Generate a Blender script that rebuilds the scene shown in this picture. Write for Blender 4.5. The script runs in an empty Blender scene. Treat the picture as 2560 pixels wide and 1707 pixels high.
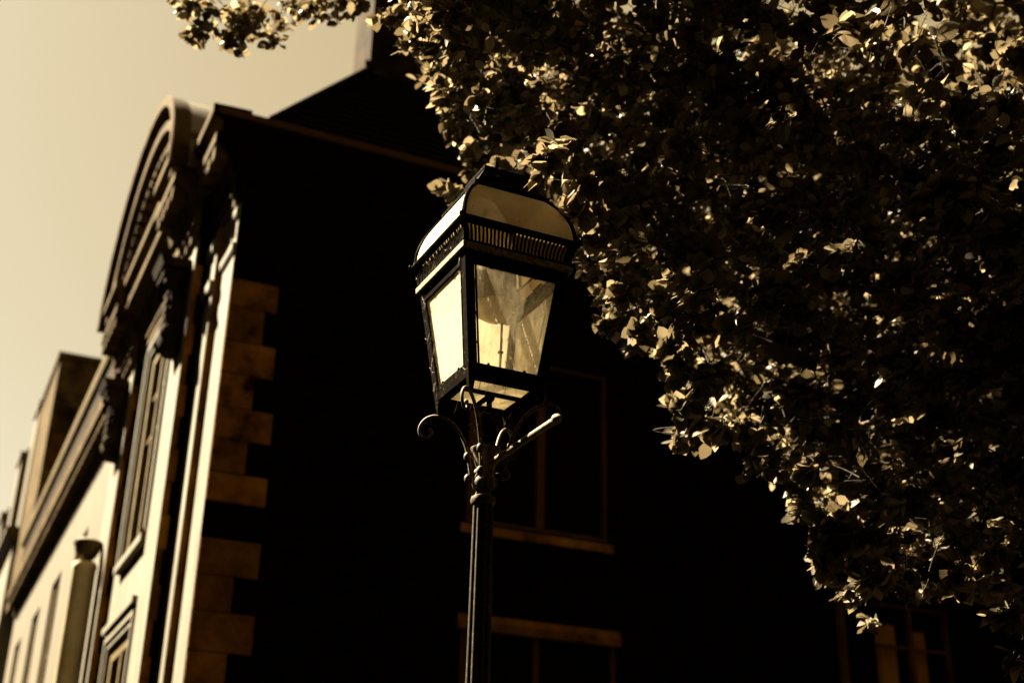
import bpy, math, random
import numpy as np
from mathutils import Vector, Matrix

scene = bpy.context.scene
COL = scene.collection
R = math.radians
random.seed(7)
rng = np.random.default_rng(7)

# ------------------------------------------------------------------ helpers
class MB:
    """collects faces and links them as ONE mesh object"""
    def __init__(s):
        s.v = []; s.f = []; s.m = []
    def vert(s, p):
        s.v.append(tuple(p)); return len(s.v) - 1
    def face(s, pts, m=0):
        s.f.append([s.vert(p) for p in pts]); s.m.append(m)
    def box(s, x0, x1, y0, y1, z0, z1, m=0, M=None):
        c = [(x0, y0, z0), (x1, y0, z0), (x1, y1, z0), (x0, y1, z0), (x0, y0, z1), (x1, y0, z1), (x1, y1, z1), (x0, y1, z1)]
        if M is not None: c = [tuple(M @ Vector(p)) for p in c]
        b = len(s.v); s.v += c
        for q in ((3, 2, 1, 0), (4, 5, 6, 7), (0, 1, 5, 4), (1, 2, 6, 5), (2, 3, 7, 6), (3, 0, 4, 7)):
            s.f.append([b + i for i in q]); s.m.append(m)
    def loft(s, rings, m=0, closed=True, cap=True):
        """rings: lists of equally many points"""
        n = len(rings[0]); b = len(s.v)
        for r_ in rings: s.v += [tuple(p) for p in r_]
        for i in range(len(rings) - 1):
            for j in range(n if closed else n - 1):
                k = (j + 1) % n
                s.f.append([b + i*n + j, b + i*n + k, b + (i+1)*n + k, b + (i+1)*n + j]); s.m.append(m)
        if cap and closed:
            s.f.append([b + j for j in range(n)][::-1]); s.m.append(m)
            s.f.append([b + (len(rings)-1)*n + j for j in range(n)]); s.m.append(m)
    def prism(s, prof, fn, a, b, m=0):
        """profile (p,q) extruded from a to b; fn(p,q,t) gives the point"""
        s.loft([[fn(p, q, a) for p, q in prof], [fn(p, q, b) for p, q in prof]], m)
    def lathe(s, prof, c=(0, 0), n=24, m=0, fl=0, amp=0):
        rings = []
        for r_, z in prof:
            ring = []
            for i in range(n):
                a = 2*math.pi*i/n
                rr = r_*(1 + amp*(abs(math.sin(a*fl/2)) - .6)) if fl else r_
                ring.append((c[0] + rr*math.cos(a), c[1] + rr*math.sin(a), z))
            rings.append(ring)
        s.loft(rings, m)
    def tube(s, pts, rad, n=8, m=0):
        pts = [Vector(p) for p in pts]
        if not isinstance(rad, (list, tuple)): rad = [rad]*len(pts)
        rings = []; up = Vector((0.31, 0.17, 0.93))
        for i, p in enumerate(pts):
            d = (pts[min(i+1, len(pts)-1)] - pts[max(i-1, 0)]).normalized()
            a = d.cross(up)
            if a.length < 1e-3: a = d.cross(Vector((1, 0, 0)))
            a.normalize(); b = d.cross(a).normalized(); up = -a.cross(d) if False else up
            rings.append([p + (a*math.cos(2*math.pi*k/n) + b*math.sin(2*math.pi*k/n))*rad[i] for k in range(n)])
        s.loft(rings, m)
    def beam(s, p0, p1, w, h, up=(0, 0, 1), m=0):
        p0, p1 = Vector(p0), Vector(p1); d = (p1-p0).normalized(); a = d.cross(Vector(up)).normalized(); b = a.cross(d)
        rr = [[p + a*sx*w/2 + b*sy*h/2 for sx, sy in ((-1, -1), (1, -1), (1, 1), (-1, 1))] for p in (p0, p1)]
        s.loft(rr, m)
    def sphere(s, c, r_, n=12, m=0, sz=1):
        pr = [(max(1e-4, r_*math.sin(math.pi*i/(n//2))), c[2] - sz*r_*math.cos(math.pi*i/(n//2))) for i in range(n//2+1)]
        s.lathe(pr, (c[0], c[1]), n, m)
    def build(s, name, mats, parent=None, smooth=False, bevel=0, loc=None):
        me = bpy.data.meshes.new(name); me.from_pydata(s.v, [], s.f)
        if not isinstance(mats, (list, tuple)): mats = [mats]
        for mt in mats: me.materials.append(mt)
        me.polygons.foreach_set('material_index', s.m)
        me.validate(); me.update()
        o = bpy.data.objects.new(name, me); COL.objects.link(o)
        import bmesh
        bm = bmesh.new(); bm.from_mesh(me); bmesh.ops.recalc_face_normals(bm, faces=bm.faces); bm.to_mesh(me); bm.free()
        if smooth:
            me.polygons.foreach_set('use_smooth', [True]*len(me.polygons))
            try: me.set_sharp_from_angle(angle=R(38))
            except Exception: pass
        if bevel:
            bv = o.modifiers.new('Bevel', 'BEVEL'); bv.width = bevel; bv.segments = 2; bv.limit_method = 'ANGLE'
        if parent: o.parent = parent
        return o

def empty(name, label, cat, loc=(0, 0, 0), rz=0, group=None):
    o = bpy.data.objects.new(name, None); COL.objects.link(o); o.empty_display_size = .2
    o.location = loc; o.rotation_euler = (0, 0, rz); o['label'] = label; o['category'] = cat
    if group: o['group'] = group
    return o

# ---------------------------------------------------------------- materials
def nodes(name):
    m = bpy.data.materials.new(name); m.use_nodes = True
    nt = m.node_tree; nt.nodes.clear()
    out = nt.nodes.new('ShaderNodeOutputMaterial')
    return m, nt, out
def N(nt, t, **kw):
    n = nt.nodes.new('ShaderNode'+t)
    for k, v in kw.items():
        if k.startswith('i_'):
            n.inputs[k[2:].replace('_', ' ')].default_value = v
        else: setattr(n, k, v)
    return n
def noise(nt, scale, detail=5, rough=.6, vec=None):
    n = N(nt, 'TexNoise'); n.inputs['Scale'].default_value = scale; n.inputs['Detail'].default_value = detail; n.inputs['Roughness'].default_value = rough
    if vec is None:
        tc = N(nt, 'TexCoord'); nt.links.new(tc.outputs['Object'], n.inputs['Vector'])
    else: nt.links.new(vec, n.inputs['Vector'])
    return n
def ramp(nt, src, stops):
    r_ = N(nt, 'ValToRGB'); e = r_.color_ramp.elements
    while len(e) > 1: e.remove(e[-1])
    e[0].position = stops[0][0]; e[0].color = (*stops[0][1], 1)
    for p, c in stops[1:]:
        x = e.new(p); x.color = (*c, 1)
    nt.links.new(src, r_.inputs['Fac']); return r_
def bump(nt, src, strength, dist, bs):
    b = N(nt, 'Bump'); b.inputs['Strength'].default_value = strength; b.inputs['Distance'].default_value = dist
    nt.links.new(src, b.inputs['Height']); nt.links.new(b.outputs['Normal'], bs.inputs['Normal']); return b
def simple(name, c0, c1, scale=3, rough=.8, spec=.3, bs_=.3, bd=.01, mid=(.35, .65), metal=0, streak=0):
    m, nt, out = nodes(name)
    b = N(nt, 'BsdfPrincipled')
    if streak:
        tc = N(nt, 'TexCoord'); mp = N(nt, 'Mapping'); mp.inputs['Scale'].default_value = (1, 1, streak); nt.links.new(tc.outputs['Object'], mp.inputs['Vector']); n = noise(nt, scale, 7, .7, mp.outputs['Vector'])
    else: n = noise(nt, scale)
    r_ = ramp(nt, n.outputs['Fac'], [(mid[0], c0), (mid[1], c1)])
    nt.links.new(r_.outputs['Color'], b.inputs['Base Color'])
    b.inputs['Roughness'].default_value = rough; b.inputs['Specular IOR Level'].default_value = spec; b.inputs['Metallic'].default_value = metal
    n2 = noise(nt, scale*6); bump(nt, n2.outputs['Fac'], bs_, bd, b)
    nt.links.new(b.outputs['BSDF'], out.inputs['Surface'])
    return m

M = {}
M['ashlar'] = simple('pale_ashlar', (.085, .071, .045), (.15, .132, .092), 5, .85, .2, streak=.22)
M['plaster'] = simple('pale_render', (.062, .048, .025), (.10, .081, .047), 4, .85, .2, streak=.25)
M['brownstone'] = simple('brown_sandstone', (.10, .040, .006), (.23, .098, .018), 2.2, .9, .1, mid=(.3, .7))
def brown_mat():
    m, nt, out = nodes('weathered_brown_sandstone'); b = N(nt, 'BsdfPrincipled')
    n = noise(nt, 2.3, 6, .65); r_ = ramp(nt, n.outputs['Fac'], [(.33, (.014, .006, .001)), (.42, (.13, .053, .007)), (.60, (.27, .115, .018)), (.75, (.37, .165, .03))])
    oi = N(nt, 'ObjectInfo'); mr = N(nt, 'MapRange'); mr.inputs['To Min'].default_value = .55; mr.inputs['To Max'].default_value = 1.35
    nt.links.new(oi.outputs['Random'], mr.inputs['Value'])
    mx = N(nt, 'MixRGB', blend_type='MULTIPLY'); mx.inputs['Fac'].default_value = 1
    nt.links.new(r_.outputs['Color'], mx.inputs['Color1']); nt.links.new(mr.outputs['Result'], mx.inputs['Color2'])
    nt.links.new(mx.outputs['Color'], b.inputs['Base Color']); b.inputs['Roughness'].default_value = .95; b.inputs['Specular IOR Level'].default_value = .05
    n2 = noise(nt, 18, 6, .7); bump(nt, n2.outputs['Fac'], .6, .02, b); nt.links.new(b.outputs['BSDF'], out.inputs['Surface']); return m
M['brownstone'] = brown_mat()
M['white_paint'] = simple('aged_white_paint', (.42, .34, .19), (.55, .46, .28), 3, .8, .1)
M['soot'] = simple('sooty_stone', (.034, .021, .007), (.098, .066, .026), 2.5, .95, .03)
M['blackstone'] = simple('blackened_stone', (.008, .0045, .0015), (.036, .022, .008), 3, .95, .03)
M['timber'] = simple('painted_timber', (.05, .022, .004), (.095, .044, .008), 3, .8, .1)
M['sash'] = simple('weathered_sash', (.075, .053, .021), (.125, .092, .041), 5, .7, .05)
M['lead'] = simple('sheet_lead', (0.08621, 0.06609, 0.03161), (0.1207, 0.09483, 0.04885), 1.5, .55, .4, metal=.5)
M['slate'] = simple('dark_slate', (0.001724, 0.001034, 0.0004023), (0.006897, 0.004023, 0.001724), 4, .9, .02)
M['paving'] = simple('paving', (0.01149, 0.009195, 0.005747), (0.02011, 0.01609, 0.01034), 2, .9, .2)
M['asphalt'] = simple('asphalt', (0.006897, 0.005172, 0.003448), (0.01264, 0.00977, 0.006322), 8, .95, .2)
M['bark'] = simple('beech_bark', (0.02874, 0.02011, 0.01034), (0.07471, 0.0546, 0.02874), 9, .85, .2, bs_=.6)
M['reflection_strip'] = simple('painted_reflection', (.62, .40, .12), (.85, .58, .2), 6, .9, .1)  # pale colour of the strips that mimic a window reflection
M['web'] = simple('cobweb', (0.2586, 0.2184, 0.1437), (0.3448, 0.2874, 0.2011), 30, .6, .3)
M['enamel'] = simple('grey_enamel', (.025, .017, .007), (.04, .028, .013), 9, .5, .4)
M['darkroom'] = simple('dark_room', (.006, .004, .002), (.012, .008, .004), 2, .95, 0)

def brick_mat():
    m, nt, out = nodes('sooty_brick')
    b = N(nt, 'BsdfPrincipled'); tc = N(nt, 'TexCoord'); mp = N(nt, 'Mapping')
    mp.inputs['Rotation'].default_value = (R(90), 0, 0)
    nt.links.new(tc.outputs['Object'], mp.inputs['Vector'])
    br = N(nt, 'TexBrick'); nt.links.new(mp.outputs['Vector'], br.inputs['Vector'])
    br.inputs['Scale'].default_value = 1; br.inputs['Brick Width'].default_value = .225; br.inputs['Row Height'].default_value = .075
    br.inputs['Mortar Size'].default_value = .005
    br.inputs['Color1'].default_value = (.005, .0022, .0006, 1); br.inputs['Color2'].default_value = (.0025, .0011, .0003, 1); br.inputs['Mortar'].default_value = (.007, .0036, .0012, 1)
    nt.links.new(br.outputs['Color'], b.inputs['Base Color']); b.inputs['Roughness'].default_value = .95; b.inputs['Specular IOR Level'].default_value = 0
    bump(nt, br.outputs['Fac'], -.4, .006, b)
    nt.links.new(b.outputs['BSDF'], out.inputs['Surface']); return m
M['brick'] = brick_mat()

def glass_mat(name, clear):
    m, nt, out = nodes(name)
    b = N(nt, 'BsdfPrincipled'); b.inputs['Base Color'].default_value = (.006, .004, .002, 1)
    b.inputs['Roughness'].default_value = .06; b.inputs['Specular IOR Level'].default_value = .12
    t = N(nt, 'BsdfTransparent'); t.inputs['Color'].default_value = (.8, .72, .55, 1)
    mx = N(nt, 'MixShader'); mx.inputs['Fac'].default_value = clear
    nt.links.new(b.outputs['BSDF'], mx.inputs[1]); nt.links.new(t.outputs['BSDF'], mx.inputs[2])
    n = noise(nt, 1.3, 2); bump(nt, n.outputs['Fac'], .05, .02, b)
    nt.links.new(mx.outputs['Shader'], out.inputs['Surface']); return m
M['glass'] = glass_mat('dark_window_glass', .45); M['thin_glass'] = glass_mat('clear_window_glass', .85)

def iron_mat(name, stops, spec=.22):
    m, nt, out = nodes(name)
    b = N(nt, 'BsdfPrincipled')
    n = noise(nt, 55, 8, .7)
    g = N(nt, 'NewGeometry'); sp = N(nt, 'SeparateXYZ'); nt.links.new(g.outputs['Normal'], sp.inputs[0])
    ma = N(nt, 'Math', operation='MULTIPLY_ADD'); ma.inputs[1].default_value = .05; nt.links.new(sp.outputs['Z'], ma.inputs[0]); nt.links.new(n.outputs['Fac'], ma.inputs[2])
    r_ = ramp(nt, ma.outputs[0], stops)
    nt.links.new(r_.outputs['Color'], b.inputs['Base Color'])
    b.inputs['Roughness'].default_value = .6; b.inputs['Specular IOR Level'].default_value = spec; b.inputs['Specular Tint'].default_value = (1, .76, .42, 1)
    n2 = noise(nt, 160, 6, .7); bump(nt, n2.outputs['Fac'], .55, .002, b)
    nt.links.new(b.outputs['BSDF'], out.inputs['Surface']); return m
M['iron'] = iron_mat('black_painted_iron', [(.44, (.0025, .0017, .0007)), (.60, (.007, .005, .002)), (.66, (.12, .094, .05))], .004)
M['post_iron'] = iron_mat('weathered_post_iron', [(.38, (.006, .0042, .0017)), (.55, (.024, .0175, .008)), (.72, (.11, .085, .046))], .12)
M['dusty'] = iron_mat('dusty_iron', [(.36, (.012, .0085, .0035)), (.50, (.045, .033, .015)), (.68, (.17, .13, .07))])
M['grime'] = iron_mat('grimy_ledge_iron', [(.36, (.03, .022, .01)), (.46, (.13, .10, .055)), (.62, (.22, .175, .10))])

def pane_mat(name, clear, col=(.84, .79, .66), thru=.5):
    """old plastic glazing: partly clear, partly milky and dirty"""
    m, nt, out = nodes(name)
    d = N(nt, 'BsdfDiffuse'); t = N(nt, 'BsdfTranslucent'); tr = N(nt, 'BsdfTransparent'); gl = N(nt, 'BsdfGlossy')
    gl.inputs['Roughness'].default_value = .12
    tc = N(nt, 'TexCoord'); mp = N(nt, 'Mapping'); mp.inputs['Scale'].default_value = (60, 60, 7)
    nt.links.new(tc.outputs['Object'], mp.inputs['Vector'])
    n = noise(nt, 1, 6, .65, mp.outputs['Vector'])
    n2 = noise(nt, 120, 3, .6); n3 = noise(nt, 14, 4)
    c = ramp(nt, n2.outputs['Fac'], [(.27, tuple(x*.25 for x in col)), (.35, col)])
    for x in (d, t): nt.links.new(c.outputs['Color'], x.inputs['Color'])
    tr.inputs['Color'].default_value = (.97, .92, .8, 1)
    a = N(nt, 'MixShader'); a.inputs['Fac'].default_value = thru
    nt.links.new(d.outputs[0], a.inputs[1]); nt.links.new(t.outputs[0], a.inputs[2])
    ad = N(nt, 'Math', operation='ADD'); nt.links.new(n.outputs['Fac'], ad.inputs[0]); nt.links.new(n3.outputs['Fac'], ad.inputs[1])
    mr = N(nt, 'MapRange'); mr.inputs['From Min'].default_value = .7; mr.inputs['From Max'].default_value = 1.35
    mr.inputs['To Min'].default_value = min(1, clear+.12); mr.inputs['To Max'].default_value = max(0, clear-.16)
    nt.links.new(ad.outputs[0], mr.inputs['Value'])
    b = N(nt, 'MixShader'); nt.links.new(mr.outputs['Result'], b.inputs['Fac'])
    nt.links.new(a.outputs[0], b.inputs[1]); nt.links.new(tr.outputs[0], b.inputs[2])
    e = N(nt, 'MixShader'); e.inputs['Fac'].default_value = .03
    nt.links.new(b.outputs[0], e.inputs[1]); nt.links.new(gl.outputs[0], e.inputs[2])
    nt.links.new(e.outputs[0], out.inputs['Surface']); return m
M['pane'] = pane_mat('cloudy_lantern_pane', .26, (.90, .87, .78), thru=.46)
M['clear'] = pane_mat('scratched_lantern_pane', .80)
M['side_pane'] = pane_mat('dimmed_sunlit_pane', .26, (.66, .60, .46), thru=.40)  # darker copy of the pane colour, toned down for the sunlit side
M['liner'] = pane_mat('stained_vent_liner', .05, (.42, .31, .14), thru=.5)
M['bowl'] = pane_mat('ribbed_bowl_glass', .35, (.5, .4, .22), thru=.5)
M['floor_pane'] = pane_mat('dirty_floor_pane', .2, (.9, .84, .68), thru=.8)
M['milk'] = pane_mat('milky_roof_pane', .05, (.82, .66, .38), thru=.06)

def leaf_mat():
    m, nt, out = nodes('copper_beech_leaf')
    at = N(nt, 'Attribute', attribute_name='leaf_tone'); uv = N(nt, 'UVMap')
    sp = N(nt, 'SeparateXYZ'); nt.links.new(uv.outputs['UV'], sp.inputs[0])
    c = ramp(nt, at.outputs['Fac'], [(0, (.036, .028, .015)), (.5, (.092, .077, .050)), (.8, (.155, .132, .089)), (1, (.30, .262, .185))])
    # side veins run obliquely from the midrib
    s1 = N(nt, 'Math', operation='SUBTRACT'); s1.inputs[1].default_value = .5; nt.links.new(sp.outputs['X'], s1.inputs[0])
    ab = N(nt, 'Math', operation='ABSOLUTE'); nt.links.new(s1.outputs[0], ab.inputs[0])
    ml = N(nt, 'Math', operation='MULTIPLY_ADD'); ml.inputs[1].default_value = -.75; nt.links.new(ab.outputs[0], ml.inputs[0]); nt.links.new(sp.outputs['Y'], ml.inputs[2])
    fr = N(nt, 'Math', operation='MULTIPLY'); fr.inputs[1].default_value = 48; nt.links.new(ml.outputs[0], fr.inputs[0])
    sn = N(nt, 'Math', operation='SINE'); nt.links.new(fr.outputs[0], sn.inputs[0])
    pw = ramp(nt, sn.outputs[0], [(.0, (0, 0, 0)), (.75, (.1, .1, .1)), (1, (1, 1, 1))])
    mx = N(nt, 'MixRGB', blend_type='MULTIPLY'); mx.inputs['Fac'].default_value = .35
    nt.links.new(c.outputs['Color'], mx.inputs['Color1'])
    inv = N(nt, 'Invert'); nt.links.new(pw.outputs['Color'], inv.inputs['Color']); nt.links.new(inv.outputs['Color'], mx.inputs['Color2'])
    b = N(nt, 'BsdfPrincipled'); nt.links.new(mx.outputs['Color'], b.inputs['Base Color'])
    b.inputs['Roughness'].default_value = .5; b.inputs['Specular IOR Level'].default_value = .26; b.inputs['Specular Tint'].default_value = (1, .82, .52, 1)
    bump(nt, pw.outputs['Color'], -.5, .0015, b)
    t = N(nt, 'BsdfTranslucent')
    tc = N(nt, 'MixRGB', blend_type='MULTIPLY'); tc.inputs['Fac'].default_value = 1; tc.inputs['Color2'].default_value = (1.4, 1.24, 1.0, 1)
    nt.links.new(mx.outputs['Color'], tc.inputs['Color1']); nt.links.new(tc.outputs['Color'], t.inputs['Color'])
    x = N(nt, 'MixShader'); x.inputs['Fac'].default_value = .45
    nt.links.new(b.outputs[0], x.inputs[1]); nt.links.new(t.outputs[0], x.inputs[2])
    nt.links.new(x.outputs[0], out.inputs['Surface']); return m
M['leaf'] = leaf_mat()

# ---------------------------------------------------------- camera and light
F_PX, PITCH, ROLL, AZ = 3295.5, R(24.377), R(1.264), R(65.723)
hd = Vector((math.cos(AZ), math.sin(AZ), 0)); rt = Vector((math.sin(AZ), -math.cos(AZ), 0)); zz = Vector((0, 0, 1))
fw = math.cos(PITCH)*hd + math.sin(PITCH)*zz; u0 = -math.sin(PITCH)*hd + math.cos(PITCH)*zz
cr = math.cos(ROLL)*rt + math.sin(ROLL)*u0; cu = -math.sin(ROLL)*rt + math.cos(ROLL)*u0
cd = bpy.data.cameras.new('camera'); cam = bpy.data.objects.new('camera', cd); COL.objects.link(cam)
mw = Matrix((( cr.x, cu.x, -fw.x, 0), (cr.y, cu.y, -fw.y, 0), (cr.z, cu.z, -fw.z, 1.6), (0, 0, 0, 1)))
cam.matrix_world = mw
cd.sensor_width = 36; cd.lens = F_PX/2560*36; cd.clip_start = .05; cd.clip_end = 500
cd.dof.use_dof = True; cd.dof.focus_distance = 5.35; cd.dof.aperture_fstop = 1.65; cd.dof.aperture_blades = 0
scene.camera = cam

SUN_AZ, SUN_EL = R(38), R(48)     # azimuth from +Y towards -X
sd = Vector((-math.sin(SUN_AZ)*math.cos(SUN_EL), math.cos(SUN_AZ)*math.cos(SUN_EL), math.sin(SUN_EL)))
sl = bpy.data.lights.new('sun', 'SUN'); sl.energy = 5; sl.angle = R(.53); sl.color = (1, .86, .62)
so = bpy.data.objects.new('sun', sl); COL.objects.link(so); so.rotation_euler = sd.to_track_quat('Z', 'Y').to_euler(); so.location = (-8, 8, 20)
w = bpy.data.worlds.new('World'); scene.world = w; w.use_nodes = True
nt = w.node_tree; nt.nodes.clear()
sky = nt.nodes.new('ShaderNodeTexSky'); sky.sky_type = 'NISHITA'; sky.sun_disc = False
sky.sun_elevation = SUN_EL; sky.sun_rotation = -SUN_AZ
sky.dust_density = .9; sky.air_density = 1.0
bw = nt.nodes.new('ShaderNodeRGBToBW'); nt.links.new(sky.outputs['Color'], bw.inputs['Color'])
# sepia toning of the sky light: deeper where dim, paler where bright
pwr = nt.nodes.new('ShaderNodeMath'); pwr.operation = 'POWER'; pwr.inputs[1].default_value = .45; nt.links.new(bw.outputs['Val'], pwr.inputs[0])
tone = nt.nodes.new('ShaderNodeMapRange'); tone.inputs['From Min'].default_value = 1.4; tone.inputs['From Max'].default_value = 2.15
nt.links.new(pwr.outputs[0], tone.inputs['Value'])
tc2 = nt.nodes.new('ShaderNodeMixRGB'); tc2.inputs['Color1'].default_value = (.79, .595, .30, 1); tc2.inputs['Color2'].default_value = (.90, .825, .61, 1)
nt.links.new(tone.outputs['Result'], tc2.inputs['Fac'])
tint = nt.nodes.new('ShaderNodeMixRGB'); tint.blend_type = 'MULTIPLY'; tint.inputs['Fac'].default_value = 1
nt.links.new(pwr.outputs[0], tint.inputs['Color1']); nt.links.new(tc2.outputs['Color'], tint.inputs['Color2'])
bg = nt.nodes.new('ShaderNodeBackground'); bg.inputs['Strength'].default_value = .05
wo = nt.nodes.new('ShaderNodeOutputWorld')
nt.links.new(tint.outputs['Color'], bg.inputs['Color']); nt.links.new(bg.outputs['Background'], wo.inputs['Surface'])
vs = scene.view_settings; vs.view_transform = 'Standard'; vs.look = 'None'; vs.exposure = 3.35; vs.gamma = 1
scene.cycles.max_bounces = 8; scene.cycles.transparent_max_bounces = 16; scene.cycles.caustics_reflective = False; scene.cycles.caustics_refractive = False

# ------------------------------------------------------------------- ground
def sheet(name, x0, x1, y0, y1, z, mat):
    b = MB(); b.face([(x0, y0, z), (x1, y0, z), (x1, y1, z), (x0, y1, z)]); o = b.build(name, mat); o['kind'] = 'structure'; return o
sheet('ground', -150, 150, -150, 150, 0, M['asphalt'])
b = MB(); b.box(1.2, 40, 2.6, 11.4, .004, .13); b.box(-.6, 2.0, 11.4, 60, .004, .13); o = b.build('pavement', M['paving'], bevel=.01); o['kind'] = 'structure'

# ----------------------------------------------------------------- building
BLD = empty('stone_building', 'large dark brick corner building with pale sunlit stone front, arched pediment and steep slate roof', 'building', (2.195, 11.5, 0))
bo = Vector((2.195, 11.5, 0))
def wpart(b, name, mat, parent=None, **k):
    """world-coordinate geometry, stored relative to the building's base"""
    b.v = [(x-bo.x, y-bo.y, z-bo.z) for x, y, z in b.v]
    return b.build(name, mat, parent or BLD, **k)
FS = lambda u, v, d: (u, d, v)          # side wall: u = x, v = z, d = y
FF = lambda u, v, d: (d, u, v)          # street front: u = y, v = z, d = x
def holed(b, fn, u0, u1, v0, v1, d0, d1, holes, m=0):
    us = sorted({u0, u1, *[h[0] for h in holes], *[h[1] for h in holes]}); vsn = sorted({v0, v1, *[h[2] for h in holes], *[h[3] for h in holes]})
    for i in range(len(us)-1):
        for j in range(len(vsn)-1):
            cu_, cv_ = (us[i]+us[i+1])/2, (vsn[j]+vsn[j+1])/2
            if any(h[0] < cu_ < h[1] and h[2] < cv_ < h[3] for h in holes): continue
            for d in (d0, d1):
                b.face([fn(us[i], vsn[j], d), fn(us[i+1], vsn[j], d), fn(us[i+1], vsn[j+1], d), fn(us[i], vsn[j+1], d)], m)
    for h in list(holes) + [(u0, u1, v0, v1)]:
        for a, c in (((h[0], h[2]), (h[1], h[2])), ((h[1], h[2]), (h[1], h[3])), ((h[1], h[3]), (h[0], h[3])), ((h[0], h[3]), (h[0], h[2]))):
            b.face([fn(*a, d0), fn(*c, d0), fn(*c, d1), fn(*a, d1)], m)
def fbox(b, fn, u0, u1, v0, v1, d0, d1, m=0):
    p, q = fn(u0, v0, d0), fn(u1, v1, d1)
    b.box(min(p[0], q[0]), max(p[0], q[0]), min(p[1], q[1]), max(p[1], q[1]), min(p[2], q[2]), max(p[2], q[2]), m)

# side wall in sooty brick, three windows
YS = 11.5
W1 = (4.74, 6.32, 5.30, 7.14); W2 = (4.72, 6.40, 2.35, 4.38); W3 = (9.62, 10.70, 3.1, 5.10)
b = MB(); holed(b, FS, 2.215, 22, 0, 9.16, YS, YS+.4, [W1, W2, W3]); wpart(b, 'side_wall', M['brick'])
b = MB(); b.box(21.6, 22, 11.9, 18.2, 0, 9.16); b.box(2.6, 22, 17.8, 18.2, 0, 9.16); b.box(2.7, 21.6, 11.9, 17.8, 9.0, 9.1); wpart(b, 'rear_wall', M['brick'])
b = MB(); b.box(2.7, 21.5, 13.2, 13.3, .2, 8.9); wpart(b, 'inner_partition', M['darkroom'])
b = MB(); b.box(1.86, 22, YS-.02, YS+.3, 9.17, 9.245); wpart(b, 'coping', M['timber'])
def window(fn, w, d, sgn, frame, stiles, heads, mull=None, bars=(), sill=None, reflection_strip=None, label=None, glassd=.06, glass='glass'):
    """d: outer face of the frame, sgn: direction into the wall"""
    u0, u1, v0, v1 = w; b = MB(); dd = lambda t: d + sgn*t
    fbox(b, fn, u0, u0+stiles[0], v0, v1-heads, dd(0), dd(.09)); fbox(b, fn, u1-stiles[1], u1, v0, v1-heads, dd(0), dd(.09))
    fbox(b, fn, u0, u1, v1-heads, v1, dd(0), dd(.09)); fbox(b, fn, u0+stiles[0], u1-stiles[1], v0, v0+.05, dd(.005), dd(.09))
    if mull: fbox(b, fn, mull[0], mull[1], v0+.05, v1-heads, dd(.002), dd(.09))
    fr = wpart(b, 'window', frame, smooth=False)
    if label: fr['label'] = label
    b = MB()
    for k, t in enumerate(bars): fbox(b, fn, u0+stiles[0], u1-stiles[1], t-.018, t+.018, dd(.03+.004*k), dd(.07+.004*k))
    if bars: wpart(b, 'glazing_bar', frame, fr)
    b = MB(); b.face([fn(u0+.02, v0+.02, dd(glassd)), fn(u1-.02, v0+.02, dd(glassd)), fn(u1-.02, v1-.02, dd(glassd)), fn(u0+.02, v1-.02, dd(glassd))]); wpart(b, 'pane', M[glass], fr)
    if sill:
        b = MB(); s0, s1, zb, zt, pr_ = sill
        P = [(dd(.02), zb), (dd(-pr_), zb), (dd(-pr_), zt-.05), (dd(.02), zt)]
        b.prism(P, lambda p, q, t: fn(t, q, p), s0, s1); wpart(b, 'sill', M['brownstone'] if frame is M['timber'] else M['ashlar'], fr)
    if reflection_strip:
        for c0, c1, z0, z1 in reflection_strip:
            b = MB(); n = 22
            top = []; bot = []
            for i in range(n+1):
                u = c0 + (c1-c0)*i/n; dz = dd(glassd + .035 + .012*math.sin(i*1.9) + .008*math.sin(i*.7))
                top.append(fn(u, z1 + .01*math.sin(i*.9), dz)); bot.append(fn(u, z0 + .02*math.sin(i*1.3), dz))
            b.loft([bot, top], closed=False, cap=False); wpart(b, 'reflection_strip', M['reflection_strip'], fr)  # pale strips behind the glass stand in for its reflection
    return fr
window(FS, W1, YS+.03, 1, M['timber'], (.13, .035), .035, (5.52, 5.60), (), (4.68, 6.37, 5.19, 5.315, .05))
window(FS, W2, YS+.03, 1, M['timber'], (.10, .05), .02, (5.50, 5.56), (), (4.68, 6.44, 2.24, 2.36, .05))
b = MB(); b.prism([(YS+.02, 4.25), (YS-.05, 4.25), (YS-.05, 4.33), (YS-.02, 4.40), (YS+.02, 4.40)], lambda p, q, t: (t, p, q), 4.68, 6.42)
wpart(b, 'lintel', M['brownstone'])
window(FS, W3, YS+.03, 1, M['timber'], (.03, .03), .035, (10.14, 10.18), (4.16, 4.63), (9.56, 10.76, 2.98, 3.11, .05),
       reflection_strip=[(9.72, 10.00, 3.3, 4.88), (10.22, 10.42, 3.7, 4.84)], glass='thin_glass')
# drainpipe right of the windows
b = MB(); b.tube([(9.12, YS-.06, 0.1), (9.12, YS-.06, 5.9), (9.12, YS-.06, 9.0)], .048, 12)
for z in (1.6, 3.4, 5.5, 7.4): b.lathe([(.055, z), (.06, z+.02), (.06, z+.08), (.055, z+.1)], (9.12, YS-.06), 12)
wpart(b, 'drainpipe', M['timber'], smooth=True)
# quoins: long and short blocks, each its own mesh
zs = [(7.08, 7.37, .47), (6.72, 7.08, .36), (6.385, 6.72, .50), (6.05, 6.385, .33), (5.735, 6.05, .54), (5.415, 5.735, .33), (5.135, 5.415, .55), (4.80, 5.135, .30), (4.47, 4.80, .55), (4.15, 4.47, .34), (3.80, 4.15, .56), (3.46, 3.80, .35), (3.1, 3.46, .55), (2.76, 3.1, .35), (2.4, 2.76, .55)]
for i, (z0, z1, L_) in enumerate(zs):
    b = MB(); b.box(2.2, 2.195+L_, YS-.014-.002*(i % 2), YS+.1, z0+.004, z1-.004)
    wpart(b, 'quoin', M['brownstone'] if i not in (7,) else M['brick'], bevel=.006)

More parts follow.
